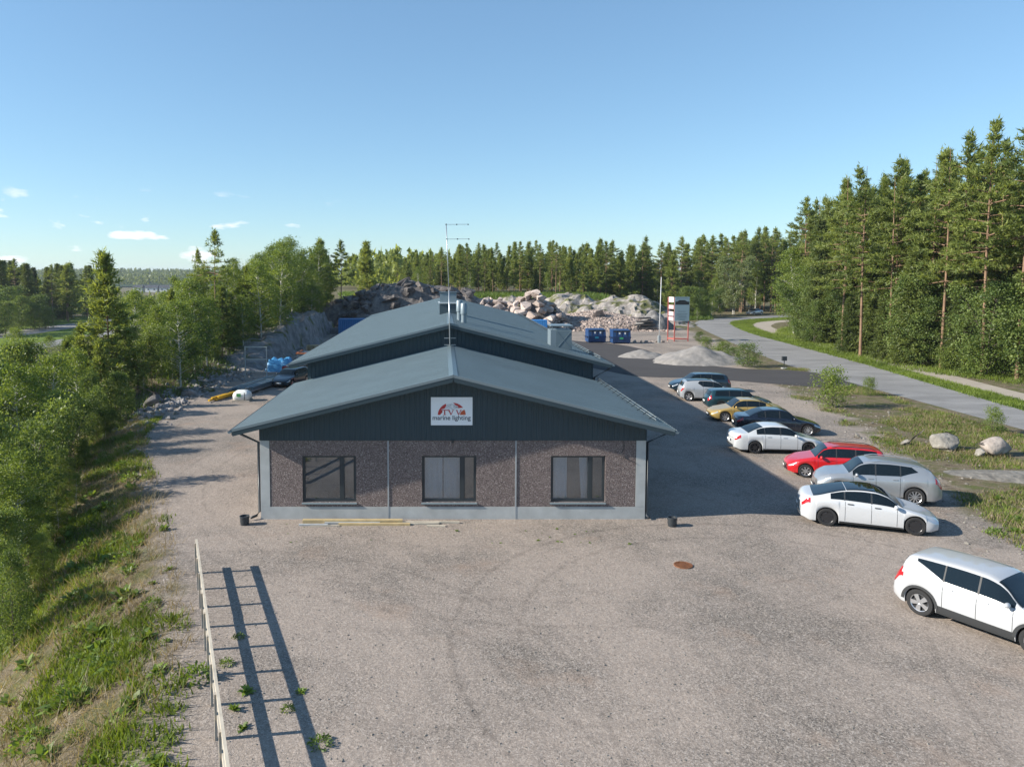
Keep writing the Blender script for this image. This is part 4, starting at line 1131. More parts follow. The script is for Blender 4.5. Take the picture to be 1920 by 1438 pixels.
# steel rack
t = world_thing(thing('steel_rack_frame', 'tall empty galvanised rack frame standing by the rock slope', 'rack', (-17, 66, 0)))
for x in (-17.6, -15.7): MB().bar((x, 66, 0), (x, 66, 3.0), .08, .08).build('upright', M_GALV, t)
for z in (.75, 1.85, 2.95): MB().bar((-17.56, 66, z), (-15.74, 66, z), .07, .09).build('crossbar', M_GALV, t)
# bundles of long profiles
M_STEELB = mat('blue_grey_profile', (.17, .24, .29), .4, metal=.4)
for i, (a, b, zz, lab) in enumerate((((-15.3, 58.2), (-13.9, 64.8), .25, 'long bundle of pale metal profiles nearest the dark car'), ((-16.0, 58.8), (-14.7, 65.5), .18, 'bundle of grey metal profiles in the middle of the row'), ((-16.8, 59.4), (-15.5, 66.5), .12, 'bundle of dark metal profiles next to the rack frame'))):
    t = world_thing(thing('profile_bundle', lab, 'metal bundle', (a[0], a[1], 0), group='metal profile bundles'))
    for k in range(4):
        for j in range(2 if i else 3):
            o = Vector((k * .17 - .25, k * .05, zz + j * .13))
            MB().bar(Vector((a[0], a[1] - rnd.uniform(0, .5), 0)) + o, Vector((b[0], b[1], 0)) + o, .14, .11).build('profile', M_STEELB if (k + j + i) % 3 else M_GALV, t)
    for q in (.2, .8):
        p = Vector((a[0], a[1], 0)).lerp(Vector((b[0], b[1], 0)), q); MB().bar((p.x - .5, p.y, .05), (p.x + .55, p.y - .1, .05), .1, .1).build('bearer', M_WOODG, t)
t = world_thing(thing('yellow_beam_bundle', 'yellow beams lying on the gravel left of the hall', 'beam bundle', (-16.6, 56.5, 0)))
M_YEL = mat('safety_yellow', (.62, .36, .02), .5)
for k in range(4): MB().bar((-17.3 + k * .16, 54.6 + k * .2, .12 + .14 * (k % 2)), (-16.3 + k * .16, 58.3 + k * .1, .12 + .14 * (k % 2)), .14, .12).build('beam', M_YEL, t)
# white tank with green label
t = world_thing(thing('white_tank', 'white rounded tank with green patch on the gravel', 'tank', (-15.0, 55.3, 0)))
b = MB(); sec = [(0, .55, .05), (.12, .68, .0), (.5, .70, 0), (.75, .62, .06), (.95, .42, .15), (1.0, .2, .2)]
rows = []
for (h, w, ins) in sec:
    r = []
    for k in range(24):
        an = 2 * math.pi * k / 24; ca, sa = math.cos(an), math.sin(an)
        r.append((-15.0 + w * math.copysign(abs(ca) ** .45, ca) * .95, 55.3 + w * math.copysign(abs(sa) ** .45, sa) * .75, .08 + h * .72))
    rows.append(r + [r[0]])
b.grid(rows); b.poly(rows[-1][:-1]); tb = b.build('tank_body', mat('white_plastic', (.72, .73, .70), .45), t, smooth=True)
MB().box((-15.65, 54.75, .0), (-14.35, 55.85, .09)).build('base', M_WOODG, t)
MB().box((-15.30, 54.755, .36), (-14.98, 54.77, .60)).build('green_label', mat('green_label', (.06, .26, .08), .5), t)
MB().bar((-14.72, 54.76, .1), (-14.72, 54.80, .66), .05, .02).build('strap', M_DARKM, t)
# trailer with orange edge and blue tarps
t = world_thing(thing('box_trailer', 'grey open trailer with orange rim beside the hall', 'trailer', (-13.6, 75, 0)))
MB().box((-14.6, 74, .55), (-12.5, 77, 1.45)).build('trailer_box', mat('trailer_grey', (.16, .19, .21), .5), t)
fr = MB(); fr.box((-14.65, 73.93, 1.451), (-12.45, 74.05, 1.58)); fr.box((-14.65, 74.051, 1.451), (-14.5, 77.05, 1.58)); fr.box((-12.6, 74.051, 1.451), (-12.45, 77.05, 1.58)); fr.build('rim', mat('trailer_orange', (.55, .17, .06), .5), t)
for x in (-14.7, -12.4): MB().lathe((x, 75.5, .33), [(0, -.09), (.3, -.09), (.33, -.06), (.33, .06), (.3, .09), (0, .09)], 18).mesh('x')
for sx in (-14.75, -12.35):
    o = MB().lathe((0, 0, 0), [(0, -.09), (.3, -.09), (.33, -.06), (.33, .06), (.3, .09), (0, .09)], 18, axis='y').build('trailer_wheel', M_TYRE, t, smooth=None, angle=40)
    o.location = (sx, 75.5, .33); o.rotation_euler = (0, 0, R(90))
MB().bar((-13.55, 74, .5), (-13.5, 72.3, .45), .1, .1).build('drawbar', M_DARKM, t)
def tarp(x, y, w, d, h, lab, m_):
    t = bpy.data.objects
    n = 14; rows = []
    for i in range(n + 1):
        r = []
        for j in range(n + 1):
            u, v = i / n * 2 - 1, j / n * 2 - 1
            e = max(abs(u), abs(v)); z = h * (1 - sstep(.72, 1.0, e)) * (.85 + .3 * float(fbm(np.array(u * 3 + x), np.array(v * 3 + y), 2)))
            r.append((x + v * w / 2, y + u * d / 2, float(z) + .004))
        rows.append(r)
    o = MB().grid(rows).build('tarp_covered_goods', m_, smooth=True); tag(o, lab, 'tarp'); return o
tarp(-15.9, 72.5, 2.6, 2.4, 1.3, 'light blue tarpaulin over goods between rack and trailer', mat('tarp_blue', (.06, .26, .50), .5))
tarp(-12.0, 72.5, 1.5, 2.0, 1.7, 'pale blue and white tarpaulin heap next to the hall corner', mat('tarp_pale', (.30, .42, .50), .5))
t = world_thing(thing('red_fuel_can', 'small red canister in front of the blue tarpaulin', 'canister', (-15.0, 70.6, 0)))
b = MB(); b.box((-15.3, 70.4, 0), (-14.75, 70.7, .62)); b.build('can_body', mat('canister_red', (.40, .02, .03), .5), t)
MB().bar((-15.15, 70.55, .68), (-14.9, 70.55, .68), .06, .06).build('handle', mat('canister_red', (0, 0, 0)), t)
MB().box((-15.28, 70.5, .621), (-15.18, 70.6, .70)).build('cap', M_DARKM, t)
t = world_thing(thing('red_jacket_pile', 'small orange red bag by the hall corner', 'bag', (-9.9, 63, 0)))
tarp(-9.6, 64.0, .9, .8, .8, 'orange red bag lying by the hall corner', mat('bag_red', (.60, .07, .03), .6)); bpy.data.objects.remove(t)
# fence panels leaning by the hall corner
t = world_thing(thing('leaning_boards', 'dark boards leaning against the hall left corner', 'boards', (-8.2, 50, 0)))
for k in range(6): MB().bar((-8.3 - .0, 48 + k * .5, 0), (-7.42, 48 + k * .5 + .1, 1.9 + .15 * (k % 2)), .3, .03, up=(1, 0, .5)).build('board', [M_WOODG, M_DARKM, M_GALV][k % 3], t)

# ---------------- billboard, poles
M_REDP = mat('red_frame_paint', (.42, .11, .09), .5, noise=.1)
M_PINK = mat('faded_panel', (.58, .42, .42), .5)
bx, by = 33.1, 103.6
t = world_thing(thing('billboard', 'grey-blue information board on a red steel frame beside the driveway', 'sign', (bx, by, 0)))
posts = [(bx - .95, by - .1), (bx + .95, by - .1), (bx - 1.45, by + 1.3)]
for (x, y) in posts: MB().bar((x, y, 0), (x, y, 6.15), .13, .13).build('post', M_REDP, t)
for (a, c) in ((0, 1), (0, 2), (1, 2)):
    for z in (.35,): MB().bar((*posts[a], z), (*posts[c], z), .1, .14).build('beam', M_REDP, t)
pnl = MB().box((bx - 1.02, by - .24, 2.85), (bx + 1.02, by - .168, 6.2)).build('panel', mat('board_blue_grey', (.20, .29, .34), .45), t)
MB().box((bx - .95, by - .246, 5.12), (bx + .95, by - .241, 5.55)).build('dark_picture', mat('board_dark', (.012, .016, .02), .5), pnl)
MB().add([(bx - .7, by - .246, 5.55), (bx + .7, by - .246, 5.55), (bx + .35, by - .246, 5.75), (bx - .4, by - .246, 5.75)], [(0, 1, 2, 3)]).build('picture_top', MATS['board_dark'], pnl)
for k, (z, w, o) in enumerate(((5.98, .85, .0), (4.15, .5, 0), (3.8, .75, .0), (3.6, .7, -.1), (3.42, .55, .1), (3.2, .65, 0), (3.02, .4, .05))):
    MB().box((bx + o - w, by - .245, z), (bx + o + w, by - .241, z + .055)).build('illegible_line', mat('board_line', (.07, .11, .14), .5), pnl)
for z, h in ((5.45, .72), (4.5, .55), (3.55, .6), (2.9, .5)):
    MB().bar((bx - 1.08, by + .02, z + h / 2), (bx - 1.40, by + 1.2, z + h / 2), .05, h).build('side_panel', M_PINK if z < 5 else mat('white_panel', (.68, .66, .64), .5), t)
pp = P(1236, 643); t = world_thing(thing('flag_pole', 'tall thin pale pole on a grey base beside the driveway', 'pole', (pp.x, pp.y, 0)))
MB().tube([(pp.x, pp.y, .9), (pp.x + .12, pp.y, 8.95)], [.075, .04], 10).build('shaft', mat('pole_white', (.62, .64, .66), .4), t, smooth=True)
MB().cbox((pp.x, pp.y, .5), (.34, .34, 1.0)).build('base_box', mat('base_grey', (.30, .34, .36), .5), t)
mp_ = P(1470, 691); t = world_thing(thing('mailbox_post', 'small black mailbox on a post by the road junction', 'mailbox', (mp_.x, mp_.y, 0)))
MB().bar((mp_.x, mp_.y, 0), (mp_.x, mp_.y, .8), .06, .06).build('post', M_DARKM, t); MB().cbox((mp_.x, mp_.y, 1.0), (.42, .3, .42)).build('box', M_DARKM, t)
MB().cbox((mp_.x + .02, mp_.y, .02), (.5, .4, .1)).build('foot', M_CONC, t)

# ================================================================== ROCK
def rock_mat(name, stops, moss=0.0, mscale=.5, sc=1.2):
    m = bpy.data.materials.new(name); m.use_nodes = True
    t = m.node_tree; b = t.nodes['Principled BSDF']; L = t.links.new
    tc = N(t, 'ShaderNodeTexCoord'); ge = N(t, 'ShaderNodeNewGeometry')
    n = N(t, 'ShaderNodeTexNoise'); n.inputs['Scale'].default_value = sc; n.inputs['Detail'].default_value = 9; n.inputs['Roughness'].default_value = .68; L(ge.outputs['Position'], n.inputs[0])
    oi = N(t, 'ShaderNodeObjectInfo')
    ad = N(t, 'ShaderNodeMath', operation='MULTIPLY_ADD'); ad.inputs[1].default_value = .22; L(oi.outputs['Random'], ad.inputs[0]); L(n.outputs[0], ad.inputs[2])
    sb = N(t, 'ShaderNodeMath', operation='SUBTRACT'); sb.inputs[1].default_value = .11; L(ad.outputs[0], sb.inputs[0])
    r = ramp(t, stops); L(sb.outputs[0], r.inputs[0])
    last = r
    if moss:
        nm = N(t, 'ShaderNodeTexNoise'); nm.inputs['Scale'].default_value = mscale; nm.inputs['Detail'].default_value = 6; L(ge.outputs['Position'], nm.inputs[0])
        mr = N(t, 'ShaderNodeMapRange'); mr.inputs[1].default_value, mr.inputs[2].default_value = .60 - moss * .2, .68 - moss * .15; L(nm.outputs[0], mr.inputs[0])
        mx = N(t, 'ShaderNodeMixRGB'); L(mr.outputs[0], mx.inputs[0]); L(r.outputs[0], mx.inputs[1]); mx.inputs[2].default_value = (.10, .105, .035, 1); last = mx
    L(last.outputs[0], b.inputs['Base Color']); b.inputs['Roughness'].default_value = .88; b.inputs['Specular IOR Level'].default_value = .3
    bp = N(t, 'ShaderNodeBump'); bp.inputs['Strength'].default_value = .6; bp.inputs['Distance'].default_value = .12
    n2 = N(t, 'ShaderNodeTexNoise'); n2.inputs['Scale'].default_value = 4.5; n2.inputs['Detail'].default_value = 7; L(ge.outputs['Position'], n2.inputs[0]); L(n2.outputs[0], bp.inputs['Height']); L(bp.outputs[0], b.inputs['Normal'])
    return m
M_RPINK = rock_mat('pink_granite_blocks', [(.24, (.15, .115, .10)), (.42, (.33, .265, .23)), (.6, (.47, .395, .35)), (.8, (.58, .52, .475))])
M_RDARK = rock_mat('shade_and_dark_granite', [(.25, (.03, .029, .03)), (.5, (.095, .086, .083)), (.7, (.20, .18, .168))])  # shade of ridge and pile gaps put into the colour; slabs are simply dark
M_RMOSS = rock_mat('mossy_bedrock', [(.25, (.10, .09, .08)), (.5, (.26, .23, .205)), (.75, (.42, .39, .355))], moss=.62, mscale=.45)
M_RCUT = rock_mat('cut_bedrock', [(.25, (.07, .068, .07)), (.5, (.19, .18, .175)), (.75, (.33, .31, .30))], moss=.15)
M_RPALE = rock_mat('pale_boulder', [(.25, (.12, .11, .095)), (.5, (.22, .205, .18)), (.75, (.34, .32, .29))], sc=2.5)

def rockfield(name, x0, x1, y0, y1, step, zf, m_, jit=.35, smooth=False):
    xs = np.arange(x0, x1 + 1e-6, step); ys = np.arange(y0, y1 + 1e-6, step)
    X, Y = np.meshgrid(xs, ys); jx = (nr.random(X.shape) - .5) * step * jit * 2; jy = (nr.random(X.shape) - .5) * step * jit * 2
    X = X + jx; Y = Y + jy; Z = zf(X, Y)
    rows = [[(X[i, j], Y[i, j], Z[i, j]) for j in range(len(xs))] for i in range(len(ys))]
    o = MB().grid(rows).build(name, m_, smooth=smooth); tag(o, kind='structure'); return o
# cut bedrock wall left of the hall: height over the yard along y
def cut_z(X, Y):
    e = -17.2 + 1.6 * vnoise(Y * .18, Y * 0 + 3) + .9 * vnoise(Y * .6, X * .2)
    hgt = np.interp(Y, [70, 76, 84, 92, 104, 116, 122], [-.4, .9, 2.0, 2.9, 3.5, 3.3, 1.5])
    f = sstep(0, 1.1, e - X)
    z = hgt * f + .8 * fbm(X * .7, Y * .7, 4) * (f * .9 + .1) + .5 * np.floor(2.2 * (vnoise(X * .35, Y * .35) + .5)) * f * .4
    z = z * sstep(-27, -22.5, X) - .3 * (1 - sstep(0.0, .8, e - X + .8)) + (ground_h(X, Y) - .15) * (1 - sstep(-27, -22.5, X))
    return np.where(X > e + 1.0, -.3, z)
rockfield('rock_cut', -27, -14.8, 69, 122, .55, cut_z, M_RCUT)
def ridge_z(X, Y):
    top = np.interp(X, [-24, -19, -15.5, -12, -9.5, -6, -1, 4, 7, 12], [3.2, 3.6, 4.6, 6.2, 7.4, 7.1, 6.4, 5.6, 3.8, 2.0])
    front = 124 + 2.5 * vnoise(X * .2, X * 0 + 9)
    f = sstep(0, 5.0, Y - front)
    z = top * f + (.9 * fbm(X * .35, Y * .35, 4) + .5 * np.floor(3 * (vnoise(X * .5 + 5, Y * .5) + .5)) * .45) * (.15 + f)
    z = z - 2.6 * sstep(140, 160, Y) * sstep(4.6, 8, top)
    return np.where(f <= 0.001, -.3, z)
rockfield('blasted_rock_ridge', -24, 12, 121, 160, .8, ridge_z, M_RDARK)  # the ridge carries its shade in the darkened rock colour
def outcrop_z(X, Y):
    a = 5.4 * np.exp(-((X - 26) / 9.5) ** 2 - ((Y - 147) / 11) ** 2) + 4.3 * np.exp(-((X - 38) / 6) ** 2 - ((Y - 143) / 9) ** 2) + 4.2 * np.exp(-((X - 12) / 7) ** 2 - ((Y - 152) / 9) ** 2)
    a = a * (1 + .0) + 1.1 * fbm(X * .3, Y * .3, 5) * np.clip(a, 0, 2) * .8
    st = np.round(a * 1.6) / 1.6
    return np.maximum(a * .55 + st * .45, a * .9) - .35
rockfield('bedrock_outcrop', 2, 48, 126, 166, .7, outcrop_z, M_RMOSS, .2)

def rock_mesh(seed, n=16, flat_=1.0, sm=0):
    g = np.random.default_rng(seed); p = g.normal(size=(n, 3)); p /= np.linalg.norm(p, axis=1)[:, None]; p *= g.uniform(.72, 1.0, (n, 1)) * np.array([1, g.uniform(.65, .95), g.uniform(.55, .85) * flat_])
    bm = bmesh.new(); vs = [bm.verts.new(q) for q in p]; r = bmesh.ops.convex_hull(bm, input=vs)
    for v in [v for v in bm.verts if not v.link_faces]: bm.verts.remove(v)
    if sm:
        bmesh.ops.bevel(bm, geom=bm.edges[:], offset=.10, segments=2, affect='EDGES', profile=.6)
    me = bpy.data.meshes.new('boulder'); bm.to_mesh(me); bm.free()
    if sm: me.polygons.foreach_set('use_smooth', [True] * len(me.polygons))
    return me
ROCKS = [rock_mesh(100 + i, rnd.choice([11, 13, 15, 18])) for i in range(12)]
for me in ROCKS: me.materials.append(M_RPINK)
ROCKS_SHADE = [r.copy() for r in ROCKS[:6]]
for me in ROCKS_SHADE: me.materials.clear(); me.materials.append(M_RDARK)  # same blocks recoloured darker, painted as if in shade
def put_rock(me, x, y, z, s, lab, grp, name='boulder'):
    o = bpy.data.objects.new(name, me); col.objects.link(o); o.location = (x, y, z); o.scale = (s, s * rnd.uniform(.8, 1.1), s * rnd.uniform(.8, 1.05))
    o.rotation_euler = (rnd.uniform(-.5, .5), rnd.uniform(-.5, .5), rnd.uniform(0, 6.28)); return tag(o, lab, 'boulder', grp)
def pile_h(x, y):
    a = 7.0 * max(0, 1 - math.hypot((x - 15.2) / 7.2, (y - 127.5) / 7.0)) ** .75
    b = 6.0 * max(0, 1 - math.hypot((x - 7.8) / 10.5, (y - 129.5) / 7.5)) ** .6
    c = 3.0 * max(0, 1 - math.hypot((x - 27) / 13, (y - 133) / 11.5)) ** .8
    return max(a, b, c)
LABS = [(lambda x: x < 4, 'angular granite block on the dark left end of the rock pile'), (lambda x: x < 12, 'angular pink granite block in the rock pile behind the hall roof'), (lambda x: x < 20, 'angular pink granite block in the tall peaked heap'), (lambda x: True, 'broken granite block on the low rubble slope beside the dumpsters')]
_ph = np.vectorize(pile_h)
core = rockfield('rock_pile_core', -4, 40, 118, 142, .7, lambda X, Y: _ph(X, Y) * .82 - .35 + .3 * fbm(X, Y, 3), M_RDARK)  # core coloured dark as painted shade in the gaps between blocks
cnt = 0; tries = 0; spots = []
while cnt < 195 and tries < 12000:
    tries += 1
    x = rnd.uniform(-1, 34); y = rnd.uniform(120, 136); h = pile_h(x, y)
    if h < .25: continue
    big = x < 21
    s = rnd.uniform(.7, 1.5) if big else rnd.uniform(.35, .66)
    if cnt < 95:
        x = rnd.uniform(-1, 20.5); h = pile_h(x, y); s = rnd.uniform(1.3, 2.5)
        if h < 1: continue
    if any(math.hypot(x - a, y - b) < (s + c) * .42 for a, b, c in spots): continue
    spots.append((x, y, s)); cnt += 1
    lab = next(l for f, l in LABS if f(x)); put_rock(rnd.choice(ROCKS), x, y, h * .93 - (.35 * s if s > 1.4 else 0), s, lab, 'boulders in the blasted rock pile')
put_rock(rock_mesh(501, 14), 15.6, 126.5, 6.1, 1.35, 'topmost block crowning the peaked boulder heap', None).data.materials.append(M_RPINK)
o = put_rock(rock_mesh(77, 12), 27.0, 128.6, 2.1, 2.1, 'largest pale flat-faced boulder lying on the rubble slope', None); o.data.materials.append(M_RPINK); o.rotation_euler = (.2, -.1, .6)
for k in range(84):
    x = rnd.uniform(-18, 5); y = rnd.uniform(123, 131); z = float(ridge_z(np.array([[x]]), np.array([[y]]))[0, 0])
    put_rock(rnd.choice(ROCKS_SHADE), x, y, z + .1, rnd.uniform(.8, 2.2), 'angular block coloured in shade tones on the rock ridge behind the hall', 'shade-toned blocks on the ridge')
# rubble too small to pick apart
def rubble(name, n, place, smin, smax, m_, seed):
    g = np.random.default_rng(seed); base = []
    ico = np.array([(0,0,1),(.89,0,.45),(.28,.85,.45),(-.72,.53,.45),(-.72,-.53,.45),(.28,-.85,.45),(.72,.53,-.45),(-.28,.85,-.45),(-.89,0,-.45),(-.28,-.85,-.45),(.72,-.53,-.45),(0,0,-1)])
    fi = np.array([(0,1,2),(0,2,3),(0,3,4),(0,4,5),(0,5,1),(1,6,2),(2,7,3),(3,8,4),(4,9,5),(5,10,1),(2,6,7),(3,7,8),(4,8,9),(5,9,10),(1,10,6),(11,7,6),(11,8,7),(11,9,8),(11,10,9),(11,6,10)])
    out = []
    for k in range(n):
        x, y, z = place(g); s = g.uniform(smin, smax) * g.uniform(.6, 1)
        v = ico * g.uniform(.55, 1.1, (12, 1)) * s * np.array([1, g.uniform(.6, 1), g.uniform(.5, .9)])
        a = g.uniform(0, 6.28); ca, sa = math.cos(a), math.sin(a)
        v = v @ np.array([[ca, sa, 0], [-sa, ca, 0], [0, 0, 1]]) + np.array([x, y, z]); out.append(v[fi])
    me = soup(name, np.concatenate(out)); return link_mesh(name, me, m_)
def place_slope(g):
    while True:
        x = g.uniform(8, 38); y = g.uniform(119.5, 134); h = pile_h(x, y)
        if x < 19 and h > 1.2 + .8 * g.random(): continue
        if h > .02 or (g.random() < .25 and 121 < y < 126 and x > 14): return x, y, h * .95
tag(rubble('rubble', 5200, place_slope, .16, .48, M_RPINK, 5), 'pink crushed granite rubble between the boulders', 'rubble', kind='stuff')
def place_left(g):
    y = g.uniform(46, 100); x = float(lot_edge(y)) + g.normal(-1.0, .9); return x, y, gh(x, y) + .02
tag(rubble('slope_stones', 1600, place_left, .08, .42, M_RCUT, 6), 'loose grey stones along the left edge of the yard', 'stones', kind='stuff')
def place_right(g):
    y = g.uniform(24, 64); x = float(right_edge(y)) + g.normal(1.0, 1.8); return x, y, .0
tag(rubble('verge_stones', 700, place_right, .03, .13, M_RPALE, 8), 'small pale stones on the weedy strip right of the cars', 'stones', kind='stuff')
def place_yard(g):
    y = 10.5 + 18 * g.random() ** 1.3; x = g.uniform(-.33, .8) * y
    if x < float(lot_edge(y)) + .2: x = float(lot_edge(y)) + g.uniform(0, 1.5)
    return x, y, .004
tag(rubble('yard_pebbles', 2600, place_yard, .016, .042, M_RPALE, 9), 'loose larger pebbles scattered over the gravel yard', 'pebbles', kind='stuff')
# single boulders on the right
for (x, y, s, lab, sd) in ((27.1, 39.8, 1.0, 'large pale rounded boulder, left of the two on the grass strip', 31), (29.0, 38.6, 1.05, 'large brownish cracked boulder, right of the two on the grass strip', 47)):
    me = rock_mesh(sd, 22, 1.0, 1); me.materials.append(M_RPALE if sd == 31 else rock_mat('brown_boulder', [(.25, (.17, .14, .12)), (.5, (.33, .285, .25)), (.75, (.46, .42, .38))]))
    o = put_rock(me, x, y, .42, s, lab, None); o.rotation_euler = (.1, -.1, .4)
for (x, y, s, lab) in ((27.9, 38.3, .42, 'small pale stone leaning on the left large boulder'), (25.6, 40.8, .36, 'small pale stone left of the large boulders'), (23.9, 42.6, .26, 'small pale stone in the grass behind the red estate'), (-21.4, 54.5, 1.1, 'rounded grey boulder at the wood edge on the left'), (-19.6, 57.5, 1.0, 'grey boulder on the yard edge behind the yellow beams'), (-19.0, 59.6, .8, 'grey boulder right of the others on the left yard edge'), (-20.6, 58.8, .7, 'smaller grey stone behind the left yard edge boulders')):
    me = rock_mesh(int(abs(x * 10)), 20, 1, 1); me.materials.append(M_RPALE if x > 0 else M_RCUT); put_rock(me, x, y, gh(x, y) + s * (.3 if x > 0 else .05), s, lab, None)
rockfield('bedrock_slab', 23.5, 33, 31.5, 36.8, .45, lambda X, Y: .22 * np.clip(1.2 - ((X - 28.5) / 4.4) ** 2 - ((Y - 34 + (X - 28) * .25) / 1.4) ** 2, -1, 1) + .06 * fbm(X * .8, Y * .8, 3) - .03, M_RPALE)
# gravel heap
M_HEAP = mat('grey_crushed_stone', (.235, .22, .205), .95, noise=.25, nscale=2.5, bump=.8, bscale=18)
def heap(name, cx, cy, rx, ry, h, lab, m_, cat='gravel heap', step=.28):
    xs = np.arange(-1.25, 1.26, step / rx); ys = np.arange(-1.25, 1.26, step / ry)
    X, Y = np.meshgrid(xs, ys); r = np.hypot(X, Y) + .22 * fbm(X * 2 + cx, Y * 2 + cy, 4)
    Z = h * np.clip(1 - r, 0, 1) ** .85 * (1 + .35 * fbm(X * 3 + 9, Y * 3, 4)); Z = np.where(r >= .99, -.05, Z)
    o = MB().grid([[(cx + X[i, j] * rx, cy + Y[i, j] * ry, Z[i, j]) for j in range(len(xs))] for i in range(len(ys))]).build(name, m_, smooth=True)
    return tag(o, lab, cat)
heap('gravel_heap', 27.2, 79.5, 4.7, 3.8, 1.75, 'large pale grey gravel heap beside the asphalt drive', M_HEAP)
heap('gravel_heap', 22.6, 84.5, 2.8, 2.2, .8, 'low grey gravel spread left of the large heap', M_HEAP)
heap('gravel_heap', 35.3, 125.5, 4.0, 2.6, 3.2, 'dark grey heap with layered bands behind the pole', rock_mat('dark_heap', [(.25, (.06, .06, .06)), (.5, (.17, .165, .16)), (.75, (.3, .29, .28))]))
t = world_thing(thing('slab_stack', 'stack of dark slabs bedded in the grey heap behind the pole', 'slab stack', (33.6, 123.4, 0)))
for k in range(4): MB().bar((31.4 + k * .25, 123.2 + k * .15, .35 + k * .55), (35.3 - k * .3, 123.4 + k * .15, .42 + k * .55), 1.1, .22).build('slab', M_RDARK, t)
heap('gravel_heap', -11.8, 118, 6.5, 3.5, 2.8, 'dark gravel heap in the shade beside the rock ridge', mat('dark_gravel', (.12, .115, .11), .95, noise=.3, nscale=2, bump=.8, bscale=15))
# debris row beside the pole
for k in range(7):
    me = rnd.choice(ROCKS); x = 26.3 + k * .75; put_rock(me, x, 101.8 + rnd.uniform(-.3, .3), .15, rnd.uniform(.22, .42), 'small block in the row of debris left of the pole', 'debris blocks by the pole')

# ================================================================== TREES
M_BARKP = mat('pine_bark', (.215, .135, .085), .9, noise=.4, nscale=1.4, bump=.5, bscale=9)
M_BARKS = mat('grey_bark', (.11, .09, .075), .9, noise=.3, nscale=2, bump=.5, bscale=9)
M_BARKB = mat('birch_bark', (.52, .50, .46), .8, noise=.35, nscale=2.2)
M_PINE = leaf_mat('pine_needles', (.075, .115, .032), (.31, .355, .095), .45, .36)
M_SPRU = leaf_mat('spruce_needles', (.045, .074, .022), (.19, .225, .055), .38, .3)
M_BIRCH = leaf_mat('birch_leaves', (.072, .122, .026), (.27, .335, .072), .46, .40)
M_ASPEN = leaf_mat('aspen_leaves', (.10, .14, .06), (.26, .30, .13), .4, .1)
M_ALDER = leaf_mat('alder_leaves', (.052, .098, .028), (.225, .285, .075), .42, .40)
M_DRY = leaf_mat('dry_grass_blades', (.14, .105, .065), (.40, .32, .20), .35, .1)
M_GRASS = leaf_mat('grass_blades', (.06, .095, .016), (.22, .29, .045), .4, .1)
M_WEED = leaf_mat('weed_leaves', (.055, .10, .02), (.22, .31, .06), .4, .35)

def unit(v): return v / np.maximum(np.linalg.norm(v, axis=-1, keepdims=True), 1e-9)
def needles(P0, D, ln, wd, g, up=.25, spread=.8):
    n = len(P0); d = unit(D * .55 + g.normal(size=(n, 3)) * spread * .6 + np.array([0, 0, up])); s = unit(np.cross(d, g.normal(size=(n, 3))))
    L_ = (ln * g.uniform(.65, 1.25, n))[:, None]; w = (wd * g.uniform(.7, 1.3, n))[:, None]
    return np.stack([P0 - s * w * .5, P0 + s * w * .5, P0 + d * L_], 1)
def leaves(P0, size, g, droop=.2):
    n = len(P0); a = unit(g.normal(size=(n, 3)) + np.array([0, 0, -droop])); b = unit(np.cross(a, g.normal(size=(n, 3))))
    s = (size * g.uniform(.6, 1.3, n))[:, None]
    return np.stack([P0, P0 + (a * .5 + b * .42) * s, P0 + a * s, P0 + (a * .5 - b * .42) * s], 1)
def trunk_mesh(h, r0, lean, g, branches=(), taper=.12, seg=8):
    m = MB(); pts = []; bx_, by_ = g.normal(0, lean, 2)
    for i in range(9):
        t = i / 8; pts.append((bx_ * t * t * h + .05 * math.sin(t * 7 + bx_ * 50), by_ * t * t * h + .05 * math.cos(t * 6), h * t - (.35 if i == 0 else 0)))
    m.tube(pts, [r0 * (1.25 if i == 0 else 1) * (1 - (1 - taper) * (i / 8) ** 1.1) for i in range(9)], seg, cap=False)
    for (a, b, r) in branches: m.tube([a, (Vector(a) + Vector(b)) / 2 + Vector((0, 0, .1)), b], [r, r * .6, r * .25], 4, cap=False)
    return m.mesh('trunk', smooth=True), pts
def axis_at(pts, z):
    zs = [p[2] for p in pts]; return np.array([np.interp(z, zs, [p[0] for p in pts]), np.interp(z, zs, [p[1] for p in pts]), z])
